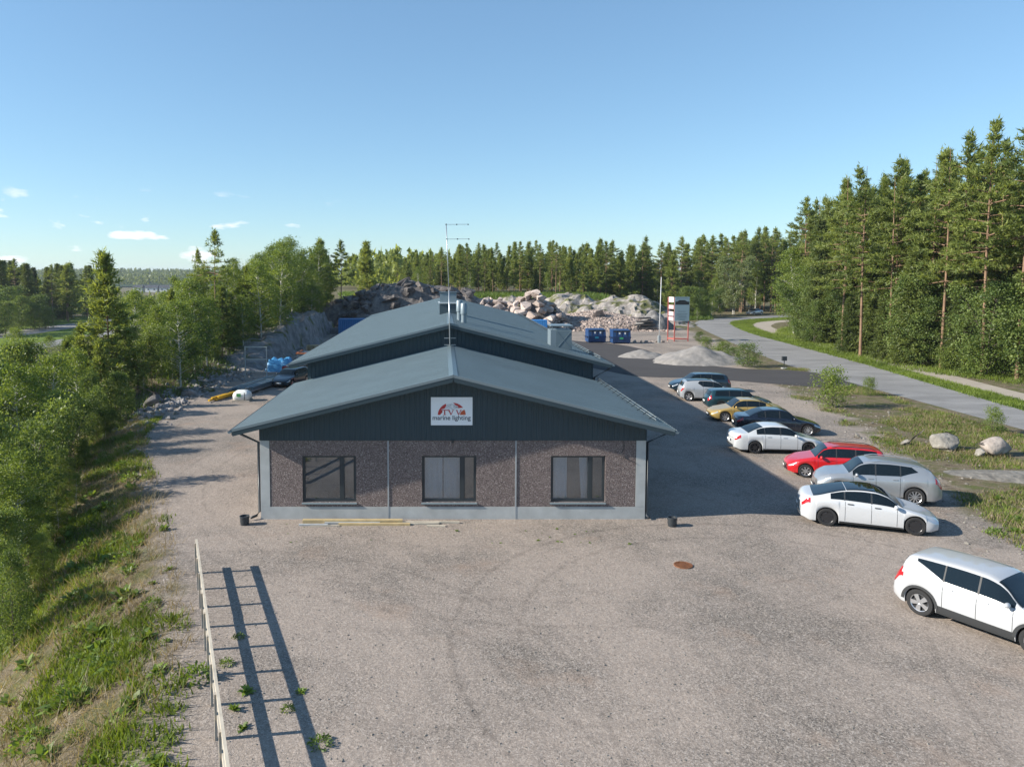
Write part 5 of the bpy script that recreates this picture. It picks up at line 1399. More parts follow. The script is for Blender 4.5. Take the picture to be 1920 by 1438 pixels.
def make_pine(seed, h, cb, cr, dens=1.0, shape='forest'):
    g = np.random.default_rng(seed); pts_dummy = None
    br, PP, DD, TT = [], [], [], []
    bx_, by_ = g.normal(0, .012, 2)
    ax = lambda z: np.array([bx_ * (z / h) ** 2 * h, by_ * (z / h) ** 2 * h, z])
    z = h * cb
    while z < h * .985:
        t = (z - h * cb) / (h * (1 - cb))
        if shape == 'forest': L_ = cr * (.55 + .6 * math.sin(math.pi * min(1, .25 + t * .72))) * (1 - t ** 1.8) * (1 - .35 * t) + .18
        else: L_ = cr * (1 - t) ** .8 * (.85 if t < .08 else 1) + .22
        nb = g.integers(3, 5) if shape == 'forest' else g.integers(4, 7)
        a0 = g.uniform(0, 6.28)
        for k in range(nb):
            if g.random() < .12: continue
            a = a0 + 6.283 * k / nb + g.normal(0, .25); l = L_ * (g.uniform(.45, 1.3) if shape == 'forest' else g.uniform(.55, 1.25)); el = (-.12 + .75 * t ** 1.3) + g.normal(0, .13)
            d = np.array([math.cos(a) * math.cos(el), math.sin(a) * math.cos(el), math.sin(el)]); o = ax(z + g.normal(0, .08))
            br.append((tuple(o), tuple(o + d * l * .85), .028 + .012 * l))
            nt = max(3, int(l * (5.2 if shape == 'forest' else 4.6) * dens))
            for q in np.linspace((.48 if shape == 'forest' else .32) if t < .7 else .1, 1.0, nt):
                lat = np.array([-d[1], d[0], 0]) * g.normal(0, .20) * l * q; c = o + d * l * q + lat + np.array([0, 0, .10 * l * q * q])
                m_ = 11; PP.append(c + g.normal(0, .11, (m_, 3))); DD.append(np.tile(d, (m_, 1))); TT.append(np.clip(np.full(m_, .42 + .16 * g.normal() + .10 * (q - .6)) + g.normal(0, .10, m_), 0, 1))
        z += g.uniform(.34, .62) * (1.75 if shape == 'forest' else 1.05) * (1 - .35 * t)
    for k in range(int(h * (cb) * .9)):       # dead twigs below the crown
        zz = g.uniform(h * .25 * cb / .5, h * cb); a = g.uniform(0, 6.28); o = ax(zz); br.append((tuple(o), tuple(o + np.array([math.cos(a), math.sin(a), g.uniform(-.2, .2)]) * g.uniform(.5, 1.4)), .02))
    c = ax(h * .97); m_ = 70; PP.append(c + g.normal(0, .16, (m_, 3)) * np.array([1, 1, 2.2])); DD.append(np.tile(np.array([0, 0, 1.]), (m_, 1))); TT.append(np.clip(g.normal(.55, .1, m_), 0, 1))
    PP, DD, TT = np.concatenate(PP), np.concatenate(DD), np.concatenate(TT)
    crown = soup('crown', needles(PP, DD, .46, .125, g), TT); crown.materials.append(M_PINE)
    tr, _ = trunk_mesh(h, .0062 * h + .02, 0, g, br); 
    # bend the trunk axis like the crown
    co = np.empty(len(tr.vertices) * 3, np.float32); tr.vertices.foreach_get('co', co); tr.materials.append(M_BARKP)
    return tr, crown
def make_spruce(seed, h, cr):
    g = np.random.default_rng(seed); PP, DD, TT, br = [], [], [], []
    z = h * .06
    while z < h * .985:
        t = z / h; L_ = cr * (1 - t) ** .85 + .15; nb = g.integers(6, 9); a0 = g.uniform(0, 6.28)
        for k in range(nb):
            a = a0 + 6.283 * k / nb + g.normal(0, .2); l = L_ * g.uniform(.7, 1.15); el = -.35 + .6 * t
            d = np.array([math.cos(a) * math.cos(el), math.sin(a) * math.cos(el), math.sin(el)]); o = np.array([0, 0, z])
            nt = max(3, int(l * 4.2))
            for q in np.linspace(.15, 1, nt):
                m_ = 7; c = o + d * l * q + np.array([0, 0, .16 * l * q * q]); PP.append(c + g.normal(0, .10, (m_, 3)) * np.array([1.5, 1.5, .8])); DD.append(np.tile(d, (m_, 1))); TT.append(np.clip(np.full(m_, .42 + .15 * g.normal()) + g.normal(0, .1, m_), 0, 1))
        z += .34 * (1 - .3 * t) + .02
    PP, DD, TT = np.concatenate(PP), np.concatenate(DD), np.concatenate(TT)
    crown = soup('crown', needles(PP, DD, .42, .13, g, -.25, .7), TT); crown.materials.append(M_SPRU)
    tr, _ = trunk_mesh(h, .009 * h + .03, 0, g); tr.materials.append(M_BARKS); return tr, crown
def make_leafy(seed, h, cb, cr, nclump, per, size, m_leaf, m_bark, stems=1, r0=None, tall=1.0):
    g = np.random.default_rng(seed); PP, TT = [], []; m = MB()
    for s in range(stems):
        off = g.normal(0, .12 * cr * (stems > 1), 2); ln = g.normal(0, .06, 2) * (1 + (stems > 1) * 2)
        pts = [(off[0] + ln[0] * h * t * t, off[1] + ln[1] * h * t * t, h * t * .96 - (.3 if t == 0 else 0)) for t in np.linspace(0, 1, 7)]
        rr = (r0 or .008 * h + .02) / math.sqrt(stems)
        m.tube(pts, [rr * (1 - .85 * i / 6) for i in range(7)], 7, cap=False)
        for k in range(nclump // stems):
            t = g.uniform(0, 1) ** .8; z = h * (cb + (1 - cb) * t)
            prof = math.sin(math.pi * min(1, .16 + .80 * t)) ** .75
            rad = cr * prof * math.sqrt(g.uniform(.05, 1)); a = g.uniform(0, 6.28)
            base = np.array([np.interp(z * .9, [p[2] for p in pts], [p[0] for p in pts]), np.interp(z * .9, [p[2] for p in pts], [p[1] for p in pts]), max(z - rad * .55, .1)])
            c = np.array([base[0] + rad * math.cos(a), base[1] + rad * math.sin(a), z])
            if k % 3 == 0: m.tube([tuple(base), tuple((base + c) / 2 + np.array([0, 0, .1])), tuple(c)], [.006 * h * .5 + .008, .012, .005], 4, cap=False)
            sp = g.uniform(.15, .36) * cr ** .5 * .8
            PP.append(c + g.normal(0, 1, (per, 3)) * np.array([sp, sp, sp * .75])); TT.append(np.clip(.45 + .17 * g.normal() + g.normal(0, .12, per), 0, 1))
    PP, TT = np.concatenate(PP), np.concatenate(TT); PP[:, 2] = np.maximum(PP[:, 2], .04)
    crown = soup('crown', leaves(PP, size, g), TT); crown.materials.append(m_leaf)
    tr = m.mesh('trunk', smooth=True); tr.materials.append(m_bark); return tr, crown

PINES = [make_pine(s, 22, cb, cr) for s, cb, cr in ((1, .42, 3.2), (2, .50, 2.9), (3, .36, 3.3), (4, .55, 2.8), (5, .45, 3.2), (6, .40, 2.6), (7, .48, 3.4))]
YPINES = [make_pine(s, 12, cb, cr, 1.15, 'young') for s, cb, cr in ((11, .14, 2.1), (12, .22, 1.9), (13, .30, 1.8), (14, .18, 2.3))]
SPRUCES = [make_spruce(21, 14, 2.3), make_spruce(22, 15, 2.0), make_spruce(23, 12, 2.2)]
BIRCHES = [make_leafy(s, 11, .16, cr, 210, 40, .15, M_BIRCH, M_BARKB) for s, cr in ((31, 2.3), (32, 2.0), (33, 2.6))]
ALDERS = [make_leafy(s, 8, .06, cr, 190, 58, .16, M_ALDER, M_BARKS, 2) for s, cr in ((41, 2.6), (42, 2.3))]
ASPEN = make_leafy(51, 13, .12, 2.6, 250, 60, .22, M_ASPEN, M_BARKB, 2)
BUSHES = [make_leafy(s, 2.6, .04, 1.25, 90, 42, .10, M_BIRCH if s % 2 else M_ALDER, M_BARKS, 4, .05) for s in (61, 62, 63)]
SPARSE = make_pine(71, 17, .62, 2.3, .6, 'forest')
def zone(x, y):
    p = PX0 + x / y * FPX
    return ' at its right end' if p > 1780 else (' right of its middle' if p > 1650 else (' left of its middle' if p > 1540 else ' at its left tip'))
def plant(proto, name, x, y, height, base_h, label, group, cat='tree', z=None, wide=1.0, parts=('trunk', 'crown')):
    z = gh(x, y) if z is None else z
    o = thing(name, label, cat, (x, y, z), rnd.uniform(0, 6.28), group); s = height / base_h
    o.scale = (s * wide, s * wide, s)
    for me, nm in zip(proto, parts):
        c = bpy.data.objects.new(nm, me); col.objects.link(c); c.parent = o
    return o

# --- right forest along the footpath
EDGE_Y = [40, 60, 66, 69, 77, 93, 117, 135, 160]; EDGE_X = [58, 53.5, 51.8, 50.3, 47.6, 49.2, 55.5, 66, 84]
def fedge(y): return float(np.interp(y, EDGE_Y, EDGE_X))
placed = []
def far_enough(x, y, d):
    if any((x - a) ** 2 + (y - b) ** 2 < d * d for a, b in placed): return False
    placed.append((x, y)); return True
for (pxx, pyy, k, hh, lab) in ((1840, 706, 0, 23.2, 'tall orange-trunked pine standing alone at the forest edge on the right'), (1908, 712, 3, 23.0, 'tall bare-trunked pine at the right edge of the photo'), (1797, 688, 1, 23.5, 'tall twin-looking pine just behind the forest edge'), (1612, 668, 2, 21.5, 'tall pine rising from the bushes at the middle of the right forest edge')):
    p = P(pxx, pyy); placed.append((p.x, p.y)); plant(PINES[k], 'pine_tree', p.x, p.y, hh, 22, lab, 'pines of the right forest', z=0)
n = 0; tries = 0
while n < 200 and tries < 12000:
    tries += 1
    y = rnd.uniform(58, 150); dx = rnd.uniform(.5, 30) ** 1.0; x = fedge(y) + dx
    if x / y > .86 or dx > 16 and rnd.random() < .6: continue
    if not far_enough(x, y, 2.3): continue
    front = dx < 5
    r = rnd.random()
    if r < .74: plant(rnd.choice(PINES), 'pine_tree', x, y, rnd.uniform(19.5, 23.5), 22, ('tall pine in the front row of the right-hand forest ' [:-1] if front else ('tall pine in the second rows of the right-hand forest' if dx < 12 else 'tall pine deep inside the right-hand forest')) + zone(x, y), 'pines of the right forest', z=0, wide=rnd.uniform(.9, 1.15))
    else: plant(rnd.choice(SPRUCES), 'spruce_tree', x, y, rnd.uniform(8, 18), 14, 'dark spruce among the pines of the right-hand forest' + zone(x, y), 'spruces of the right forest', z=0)
    n += 1
for k in range(84):
    y = rnd.uniform(62, 128); x = fedge(y) + rnd.uniform(-.8, 4.5)
    r = rnd.random()
    if r < .45: plant(rnd.choice(ALDERS), 'young_broadleaf_tree', x, y, rnd.uniform(3.5, 9.5), 8, 'leafy young tree in the undergrowth of the right forest' + zone(x, y), 'undergrowth of the right forest', z=0)
    elif r < .7: plant(rnd.choice(SPRUCES), 'spruce_tree', x, y, rnd.uniform(4, 11), 14, 'young spruce in the undergrowth of the right forest' + zone(x, y), 'young spruces at the right forest edge', z=0, wide=1.25)
    else: plant(rnd.choice(BUSHES), 'bush', x, y, rnd.uniform(1.5, 3), 2.6, 'green bush at the foot of the right forest' + zone(x, y), 'bushes at the right forest foot', cat='bush', z=0, wide=1.1)
for (pxx, ytop, Yy) in ((1490, 470, 116), (1510, 500, 110)):
    x = XatY(pxx, Yy); plant(BIRCHES[0 if pxx < 1500 else 2], 'birch_tree', x, Yy, ZatY(ytop, Yy), 11, 'yellowish green birch at the left tip of the right forest' if pxx < 1500 else 'second yellowish birch beside the left tip of the right forest', None, z=0, wide=1.2)

# --- forest behind the rock pile and the road bend
road_pts = [(a + b) / 2 for a, b in zip(catmull(ROAD_A, 6), catmull(ROAD_B, 6))]
def near_road(x, y, d): return any((p.x - x) ** 2 + (p.y - y) ** 2 < d * d for p in road_pts)
n = tries = 0
while n < 190 and tries < 9000:
    tries += 1
    pxx = rnd.uniform(745, 1500); y = rnd.uniform(163, 214); x = XatY(pxx, y)
    if pxx > 1290: y = max(y, 176 + (pxx - 1290) * .03); x = XatY(pxx, y)
    if 164 < y < 181 and 36 < x < 68: continue
    if near_road(x, y, 9) or not far_enough(x, y, 2.5): continue
    topy = np.interp(pxx, [740, 790, 860, 1000, 1150, 1280, 1380, 1480], [492, 476, 462, 458, 452, 447, 436, 428]) + rnd.uniform(-7, 16)
    z0 = gh(x, y); hh = max(ZatY(topy, y) - z0, 7)
    r = rnd.random()
    if r < (.30 if pxx < 1290 else .6): plant(rnd.choice(PINES[:4]), 'pine_tree', x, y, hh, 22, 'pine in the wood behind the rock pile' if pxx < 1290 else 'pine in the tall wood beyond the road bend', 'pines of the back wood' if pxx < 1290 else 'pines beyond the road bend', wide=1.2)
    elif r < .78: plant(rnd.choice(YPINES), 'pine_tree', x, y, hh * rnd.uniform(.7, 1), 12, 'young bushy pine in the wood behind the rock pile' if pxx < 1290 else 'bushy pine in the wood beyond the road bend', 'young pines of the back wood' if pxx < 1290 else 'bushy pines beyond the bend', wide=rnd.uniform(.78, 1.0))
    elif r < .84: plant(rnd.choice(SPRUCES), 'spruce_tree', x, y, hh * rnd.uniform(.5, .95), 14, 'spruce in the wood behind the rock pile' if pxx < 1290 else 'spruce beyond the road bend', 'spruces of the back wood')
    else: plant(rnd.choice(BIRCHES), 'birch_tree', x, y, hh * rnd.uniform(.4, .7), 11, 'birch in the wood behind the rock pile' if pxx < 1290 else 'birch beyond the road bend', 'birches of the back wood')
    n += 1
plant(ASPEN, 'aspen_tree', XatY(1376, 172), 172, ZatY(483, 172), 13, 'pale silvery green aspen standing at the road bend', None, z=0, wide=1.05)
for k, (pxx, Yy, hh) in enumerate(((1300, 158, 5.0), (1318, 160, 4.2), (1335, 163, 4.6), (1352, 165, 3.8), (1308, 150, 2.5), (1290, 156, 6.5), (1322, 168, 6.0))):
    plant((ALDERS + BIRCHES)[k % 5], 'young_broadleaf_tree', XatY(pxx, Yy), Yy, hh, 8 if k % 5 < 2 else 11, 'bushy young tree between the billboard and the pale aspen', 'young trees by the road bend', wide=1.2)
# --- bushes along the drive and the strip
for k, (pxx, pyy, hh, lab) in enumerate(((1555, 764, 2.7, 'tall loose bush on the strip below the driveway'), (1402, 688, 2.3, 'round green bush at the tip of the grass by the driveway'), (1350, 672, 1.9, 'green bush right behind the gravel heap'), (1325, 655, 1.5, 'low green bush between gravel heap and road'), (1375, 678, 1.5, 'small bush between the heap and the round bush'), (1628, 742, 1.4, 'thin sapling at the roadside below the junction'), (1862, 812, 1.5, 'thin sapling behind the right boulder'), (1310, 640, 1.3, 'weedy bush beside the billboard'))):
    p = P(pxx, pyy); plant(BUSHES[k % 3], 'bush', p.x, p.y, hh, 2.6, lab, None, cat='bush', z=0, wide=.7 if 'sapling' in lab else (.85 if 'tall loose' in lab else 1.15))

# --- trees on the left: (px, top py, distance, kind, wide)
LT = [(200, 478, 57, 'y0', 1.15, 'tall bushy pine rising highest among the left trees'), (404, 434, 78, 'sp', 1.0, 'tall sparse-crowned pine on the left rock shelf'), (372, 470, 80, 'sp', .8, 'thin half-bare pine left of the sparse pine'),
      (688, 455, 135, 'y1', 1.0, 'lone pine at the right end of the left wood'), (640, 450, 130, 'p1', 1.2, 'dark pine near the right end of the left wood')]
for (a, b, c, k, w_, lab) in LT:
    x = XatY(a, c); z0 = gh(x, c); pr, bh = (YPINES[int(k[1])], 12) if k[0] == 'y' else ((SPARSE, 17) if k == 'sp' else (PINES[int(k[1])], 22))
    plant(pr, 'pine_tree', x, c, ZatY(b, c) - z0, bh, lab, None, wide=w_)
LB = [(30, 690, 38, 'b'), (-30, 660, 42, 'a'), (60, 690, 44, 'b'), (88, 668, 43, 'b'), (10, 775, 31, 'a'), (140, 655, 49, 'b'), (120, 735, 40, 'a'), (60, 790, 35, 'b'), (185, 640, 52, 'y'), (150, 610, 56, 'y'), (232, 590, 62, 'y'), (245, 545, 66, 'b'), (275, 560, 68, 'b'), (300, 575, 64, 'b'), (318, 545, 72, 'y'), (345, 530, 76, 'b'), (365, 520, 80, 'b'), (392, 505, 84, 'b'), (425, 505, 86, 'b'), (440, 490, 92, 'b'), (462, 500, 86, 'y'), (478, 478, 96, 'b'), (505, 462, 100, 'b'), (528, 455, 104, 'b'), (548, 448, 108, 'b'), (566, 470, 112, 'b'), (585, 465, 128, 'p'), (602, 452, 130, 'y'), (622, 462, 126, 'b'), (655, 470, 138, 'y'), (668, 480, 140, 'p'), (540, 480, 118, 'y'), (500, 490, 112, 'p'), (415, 540, 76, 'y'), (385, 560, 70, 'b'), (350, 585, 66, 'y'), (320, 610, 62, 'b'), (455, 555, 80, 'b'), (490, 540, 88, 'y'), (525, 530, 96, 'b'), (560, 520, 116, 'y'), (590, 510, 122, 'b'), (280, 630, 60, 'y'), (215, 700, 50, 'a'), (175, 740, 46, 'a'), (235, 730, 52, 'a'), (95, 850, 34, 'a'), (20, 850, 29, 'b'), (150, 830, 40, 'a'), (200, 800, 46, 'a'), (265, 715, 57, 'b'), (300, 690, 60, 'b'), (330, 665, 62, 'y'), (360, 640, 66, 'b'), (130, 905, 33, 'b'), (15, 905, 28, 'b'), (-25, 960, 25, 'a'), (62, 990, 26, 'a'), (5, 1030, 22, 'a'), (95, 930, 31, 'b'), (-40, 880, 28, 'b'), (35, 830, 32, 'a'), (120, 860, 36, 'a'), (100, 770, 41, 'b'), (165, 705, 48, 'a'), (12, 745, 38, 'a'), (228, 665, 57, 'b'), (70, 860, 35, 'a'), (190, 770, 46, 'b'), (40, 930, 29, 'a'), (610, 540, 124, 'a'), (575, 560, 118, 'a'), (635, 555, 126, 'a'), (430, 600, 78, 'a'), (400, 630, 74, 'a'), (470, 590, 84, 'a')]
for (a, b, c, k) in LB:
    x = XatY(a, c); s_ = float(lot_edge(c)) - x
    if s_ < 1.2: x = float(lot_edge(c)) - 1.6 - rnd.random() * 2
    z0 = gh(x, c); hh = max(ZatY(b, c) - z0, 1.6)
    place = 'near the camera' if c < 45 else ('in the middle of the left wood' if c < 90 else 'at the far end of the left wood')
    if k == 'a': plant(rnd.choice(ALDERS), 'young_broadleaf_tree', x, c, hh, 8, 'leafy green young tree on the left slope ' + place, 'leafy trees of the left slope', wide=rnd.uniform(.6, .85))
    elif k == 'b': plant(rnd.choice(BIRCHES), 'birch_tree', x, c, hh, 11, 'yellow-green birch ' + place, 'birches of the left wood', wide=1.15)
    elif k == 'y': plant(rnd.choice(YPINES), 'pine_tree', x, c, hh, 12, 'bushy young pine ' + place, 'young pines of the left wood', wide=1.05)
    else: plant(rnd.choice(PINES), 'pine_tree', x, c, hh, 22, 'tall pine ' + place, 'tall pines of the left wood', wide=1.2)
for k in range(90):
    c = rnd.uniform(54, 126); x = float(lot_edge(c)) - rnd.uniform(2.0, 17); a = PX0 + x / c * FPX
    b = float(np.interp(a, [150, 240, 300, 350, 400, 450, 540, 620, 690], [600, 565, 548, 522, 505, 495, 455, 458, 475])) + rnd.uniform(5, 75)
    z0 = gh(x, c); hh = min(max(ZatY(b, c) - z0, 3.0), 15); place = 'in the middle of the left wood' if c < 90 else 'at the far end of the left wood'
    r = rnd.random()
    if r < .5: plant(rnd.choice(BIRCHES), 'birch_tree', x, c, hh, 11, 'yellow-green birch ' + place, 'birches of the left wood', wide=1.2)
    elif r < .75: plant(rnd.choice(YPINES), 'pine_tree', x, c, hh, 12, 'bushy young pine ' + place, 'young pines of the left wood', wide=1.05)
    else: plant(rnd.choice(ALDERS), 'young_broadleaf_tree', x, c, min(hh, 8), 8, 'leafy green young tree on the left slope ' + place, 'leafy trees of the left slope')
# forest beyond the highway
n = tries = 0
while n < 58 and tries < 3000:
    tries += 1
    pxx = rnd.uniform(-160, 172); y = rnd.uniform(188, 235); x = XatY(pxx, y)
    if pxx > 100 and y < 205 or not far_enough(x, y, 3): continue
    topy = np.interp(pxx, [-160, 20, 60, 170], [485, 488, 494, 502]) + rnd.uniform(-5, 12); z0 = -4.0
    pr, bh, nm, lab = rnd.choice([(SPRUCES[0], 14, 'spruce_tree', 'dark spruce'), (SPRUCES[1], 15, 'spruce_tree', 'dark spruce'), (PINES[1], 22, 'pine_tree', 'dark pine'), (PINES[2], 22, 'pine_tree', 'dark pine'), (YPINES[1], 12, 'pine_tree', 'dark bushy pine')])
    plant(pr, nm, x, y, ZatY(topy, y) - z0, bh, lab + ' in the forest beyond the highway', 'trees beyond the highway', z=z0, wide=1.2); n += 1
for (pxx, y, hh) in ((10, 165, 7), (35, 172, 8), (60, 176, 6), (85, 180, 5), (-15, 160, 9), (-40, 158, 8), (70, 183, 8), (20, 180, 10)):
    plant(rnd.choice(ALDERS), 'young_broadleaf_tree', XatY(pxx, y), y, hh, 8, 'dark round broadleaf tree on the far side of the highway', 'broadleaf trees at the highway', z=-4.0, wide=1.3)

# --- far woods that read as one mass, far ridge, far houses
def cones(name, spots, m_, seed, k=26, sf=.16):
    g = np.random.default_rng(seed); out, tt = [], []
    for (x, y, z, h, r) in spots:
        t = g.uniform(0, 1, k); a = g.uniform(0, 6.283, k); rr = r * (1 - t) ** .8 * g.uniform(.5, 1.1, k)
        p = np.stack([x + rr * np.cos(a), y + rr * np.sin(a), z + h * (.12 + .85 * t)], -1); s = h * sf
        d1 = g.normal(size=(k, 3)) * s * .6; d2 = g.normal(size=(k, 3)) * s * .6 + np.array([0, 0, s * .5])
        out.append(np.stack([p - d1, p + d1, p + d2 + np.array([0, 0, s * .6])], 1)); tt.append(np.clip(g.normal(.45, .15) + g.normal(0, .08, k), 0, 1))
    me = soup(name, np.concatenate(out), np.concatenate(tt)); return link_mesh(name, me, m_)
def far_ground(x, y): return gh(x, y)
sp_ = []
for k in range(1500):
    y = rnd.uniform(225, 620); x = rnd.uniform(-.62 * y, .0 * y) if k % 3 else rnd.uniform(-.12 * y, .75 * y)
    z = gh(x, y); left = x < -.20 * y
    if left and x > -.47 * y:
        z = -9.0; h = rnd.uniform(6, 9) if y < 420 else rnd.uniform(5, 7)
        if 520 < y: continue
    else: h = rnd.uniform(9, 13)
    sp_.append((x, y, z - .5, h, h * .26))
tag(cones('distant_woodland', sp_, M_PINE, 3, 80, .075), 'far wooded lowland beyond the near trees', 'woodland', kind='stuff')
def ridge2(X, Y):
    return -9 + 21 * np.exp(-((Y - 1700) / 420) ** 2) * (.72 + .35 * vnoise(X * .0028 + 3, X * 0)) 
rockfield('far_hills', -2600, 2200, 1000, 2500, 60, lambda X, Y: ridge2(X, Y) - .5, mat('far_hill_green', (.035, .06, .028), .95, spec=.1), .1, True)
sp_ = []
for k in range(4200):
    y = rnd.uniform(1080, 1720); x = rnd.uniform(-.72, -.22) * y if k % 4 else rnd.uniform(-.25, .8) * y
    sp_.append((x, y, float(ridge2(np.array([x]), np.array([y]))[0]) - 2, rnd.uniform(9, 14), rnd.uniform(4, 6)))
tag(cones('far_hill_forest', sp_, M_SPRU, 4, 16), 'forest covering the far ridge on the left horizon', 'forest', kind='stuff')
M_HW = mat('far_house_white', (.66, .66, .64), .8); M_HR = mat('far_roof_dark', (.05, .055, .065), .7); M_HG = mat('far_house_glass', (.03, .04, .05), .2)
for k, (pxx, wd, lab) in enumerate(((258, 9, 'far white house, leftmost of the small row'), (272, 11, 'far white house, second from the left in the row'), (284, 12, 'far white house in the middle of the row'), (297, 9, 'far white house right of the middle of the row'), (309, 11, 'far white house, second from the right in the row'), (326, 10, 'far white house, rightmost of the small row'))):
    Y_ = 760 + (k % 2) * 25; x = XatY(pxx, Y_); z0 = ZatY(546, Y_)
    t = world_thing(thing('far_house', lab, 'house', (x, Y_, z0), group='far houses on the left'))
    MB().box((x - wd / 2, Y_, z0 - 6), (x + wd / 2, Y_ + 8, z0 + 3.4)).build('wall', M_HW, t)
    m = MB(); m.add([(x - wd/2 - .6, Y_ - .6, z0 + 3.41), (x + wd/2 + .6, Y_ - .6, z0 + 3.41), (x + wd/2 + .6, Y_ + 8.6, z0 + 3.41), (x - wd/2 - .6, Y_ + 8.6, z0 + 3.41), (x - wd/2 - .6, Y_ + 4, z0 + 6.2), (x + wd/2 + .6, Y_ + 4, z0 + 6.2)], [(0,1,5,4),(2,3,4,5),(0,4,3),(1,2,5)]); m.build('roof', M_HR, t)
    for s in (-.25, .25): MB().box((x + s * wd - .7, Y_ - .08, z0 + 1.0), (x + s * wd + .7, Y_ - .01, z0 + 2.4)).build('window', M_HG, t)

# ================================================================== GROUND COVER
def blades(name, n, place, hmin, hmax, wd, m_, seed, per=5, spread=.10, tintf=None, lean=.5):
    g = np.random.default_rng(seed); C = np.array([place(g) for _ in range(n)])
    C = np.repeat(C, per, 0); k = len(C); C[:, :2] += g.normal(0, spread, (k, 2))
    h = g.uniform(hmin, hmax, k)[:, None]; a = g.uniform(0, 6.283, k); s = np.stack([np.cos(a), np.sin(a), np.zeros(k)], -1) * (wd * g.uniform(.6, 1.3, k))[:, None]
    tip = C + np.concatenate([g.normal(0, lean, (k, 2)) * h, h], 1)
    tt = np.clip(.5 + .5 * fbm(C[:, 0] * .5, C[:, 1] * .5, 3) + g.normal(0, .14, k), 0, 1)
    C[:, 2] -= .02
    return link_mesh(name, soup(name, np.stack([C - s, C + s, tip], 1), tt), m_)
def slope_place(lo=-.4, hi=14, y0=9, y1=50, thr=None):
    def f(g):
        while True:
            y = g.uniform(y0, y1); s = lo + (hi - lo) * g.random() ** 1.15; x = float(lot_edge(y)) - s
            if x < -.66 * y - 2: continue
            if s < .7 and g.random() < .65: continue
            if thr is not None:
                v = float(fbm(np.array(x * .42), np.array(y * .42), 3))
                if thr > 0 and v < thr - .05 or thr < 0 and v > thr + .15: continue
            return (x, y, gh(x, y))
    return f
tag(blades('slope_grass', 15000, slope_place(thr=.02), .07, .24, .026, M_GRASS, 201, 6, .12), 'green grass and low weeds on the left slope', 'grass', kind='stuff')
tag(blades('dry_slope_grass', 5000, slope_place(hi=16, thr=-.02), .14, .5, .010, M_DRY, 202, 6, .13, lean=.7), 'dry brown grass and twigs on the left slope', 'dry grass', kind='stuff')
def strip_place(g):
    while True:
        y = g.uniform(16, 74); x0 = float(right_edge(y)); x = x0 + g.uniform(-.6, 22)
        a = min(road_pts, key=lambda p: (p.x - x) ** 2 + (p.y - y) ** 2)
        if (a.x - x) ** 2 + (a.y - y) ** 2 < 3.7 ** 2 or x > a.x + 1: continue
        if y > 60 and x > 36: continue
        if 57 < y < 72 and float(P(1400, 716).y) - 3 < y: continue
        v = float(fbm(np.array(x * .3 + 4), np.array(y * .3), 3)) + (x - x0 - 5) * .03
        if v < -.03: continue
        return (x, y, 0.0)
tag(blades('strip_grass', 11000, strip_place, .05, .19, .022, M_GRASS, 203, 6, .16), 'green grass on the strip between cars and road', 'grass', kind='stuff')
tag(blades('dry_strip_grass', 6000, strip_place, .10, .30, .014, M_DRY, 204, 5, .16), 'dry grass on the strip between cars and road', 'dry grass', kind='stuff')
va, vb = catmull(ROAD_B, 8), catmull(PATH_A, 8)
def verge_place(g):
    while True:
        i = g.integers(0, len(va) - 1); t = g.random(); p = va[i].lerp(va[i + 1], t); q = vb[min(int(i * (len(vb) - 1) / (len(va) - 1)), len(vb) - 2)].lerp(vb[min(int(i * (len(vb) - 1) / (len(va) - 1)), len(vb) - 2) + 1], t)
        r = p.lerp(q, g.uniform(.04, .96))
        if g.random() < 25 / max(25, (p - q).length * (va[i] - va[i + 1]).length) or True: return (r.x, r.y, .006)
tag(blades('verge_grass', 11000, verge_place, .08, .24, .03, M_GRASS, 205, 5, .25), 'bright green mown grass between road and footpath', 'grass', kind='stuff')
def forest_floor(g):
    y = g.uniform(56, 130); x = fedge(y) + g.uniform(-3.5, 6); return (x, y, 0)
tag(blades('forest_edge_grass', 6000, forest_floor, .15, .45, .035, M_GRASS, 206, 5, .3), 'rough grass along the foot of the right forest', 'grass', kind='stuff')
def rear_floor(g):
    pxx = g.uniform(640, 1330); y = g.uniform(150, 175); x = XatY(pxx, y); return (x, y, gh(x, y))
tag(blades('wood_floor_shrubs', 5000, rear_floor, .3, 1.0, .09, M_WEED, 207, 5, .5), 'low shrubs on the floor of the back wood', 'shrubs', kind='stuff')
def left_floor(g):
    y = g.uniform(48, 130); x = float(lot_edge(y)) - 1.5 - g.uniform(0, 16); return (x, y, gh(x, y) + (.0 if y < 75 else .1))
tag(blades('left_wood_floor', 6000, left_floor, .15, .6, .04, M_WEED, 208, 5, .3), 'low shrubs on the floor of the left wood', 'shrubs', kind='stuff')

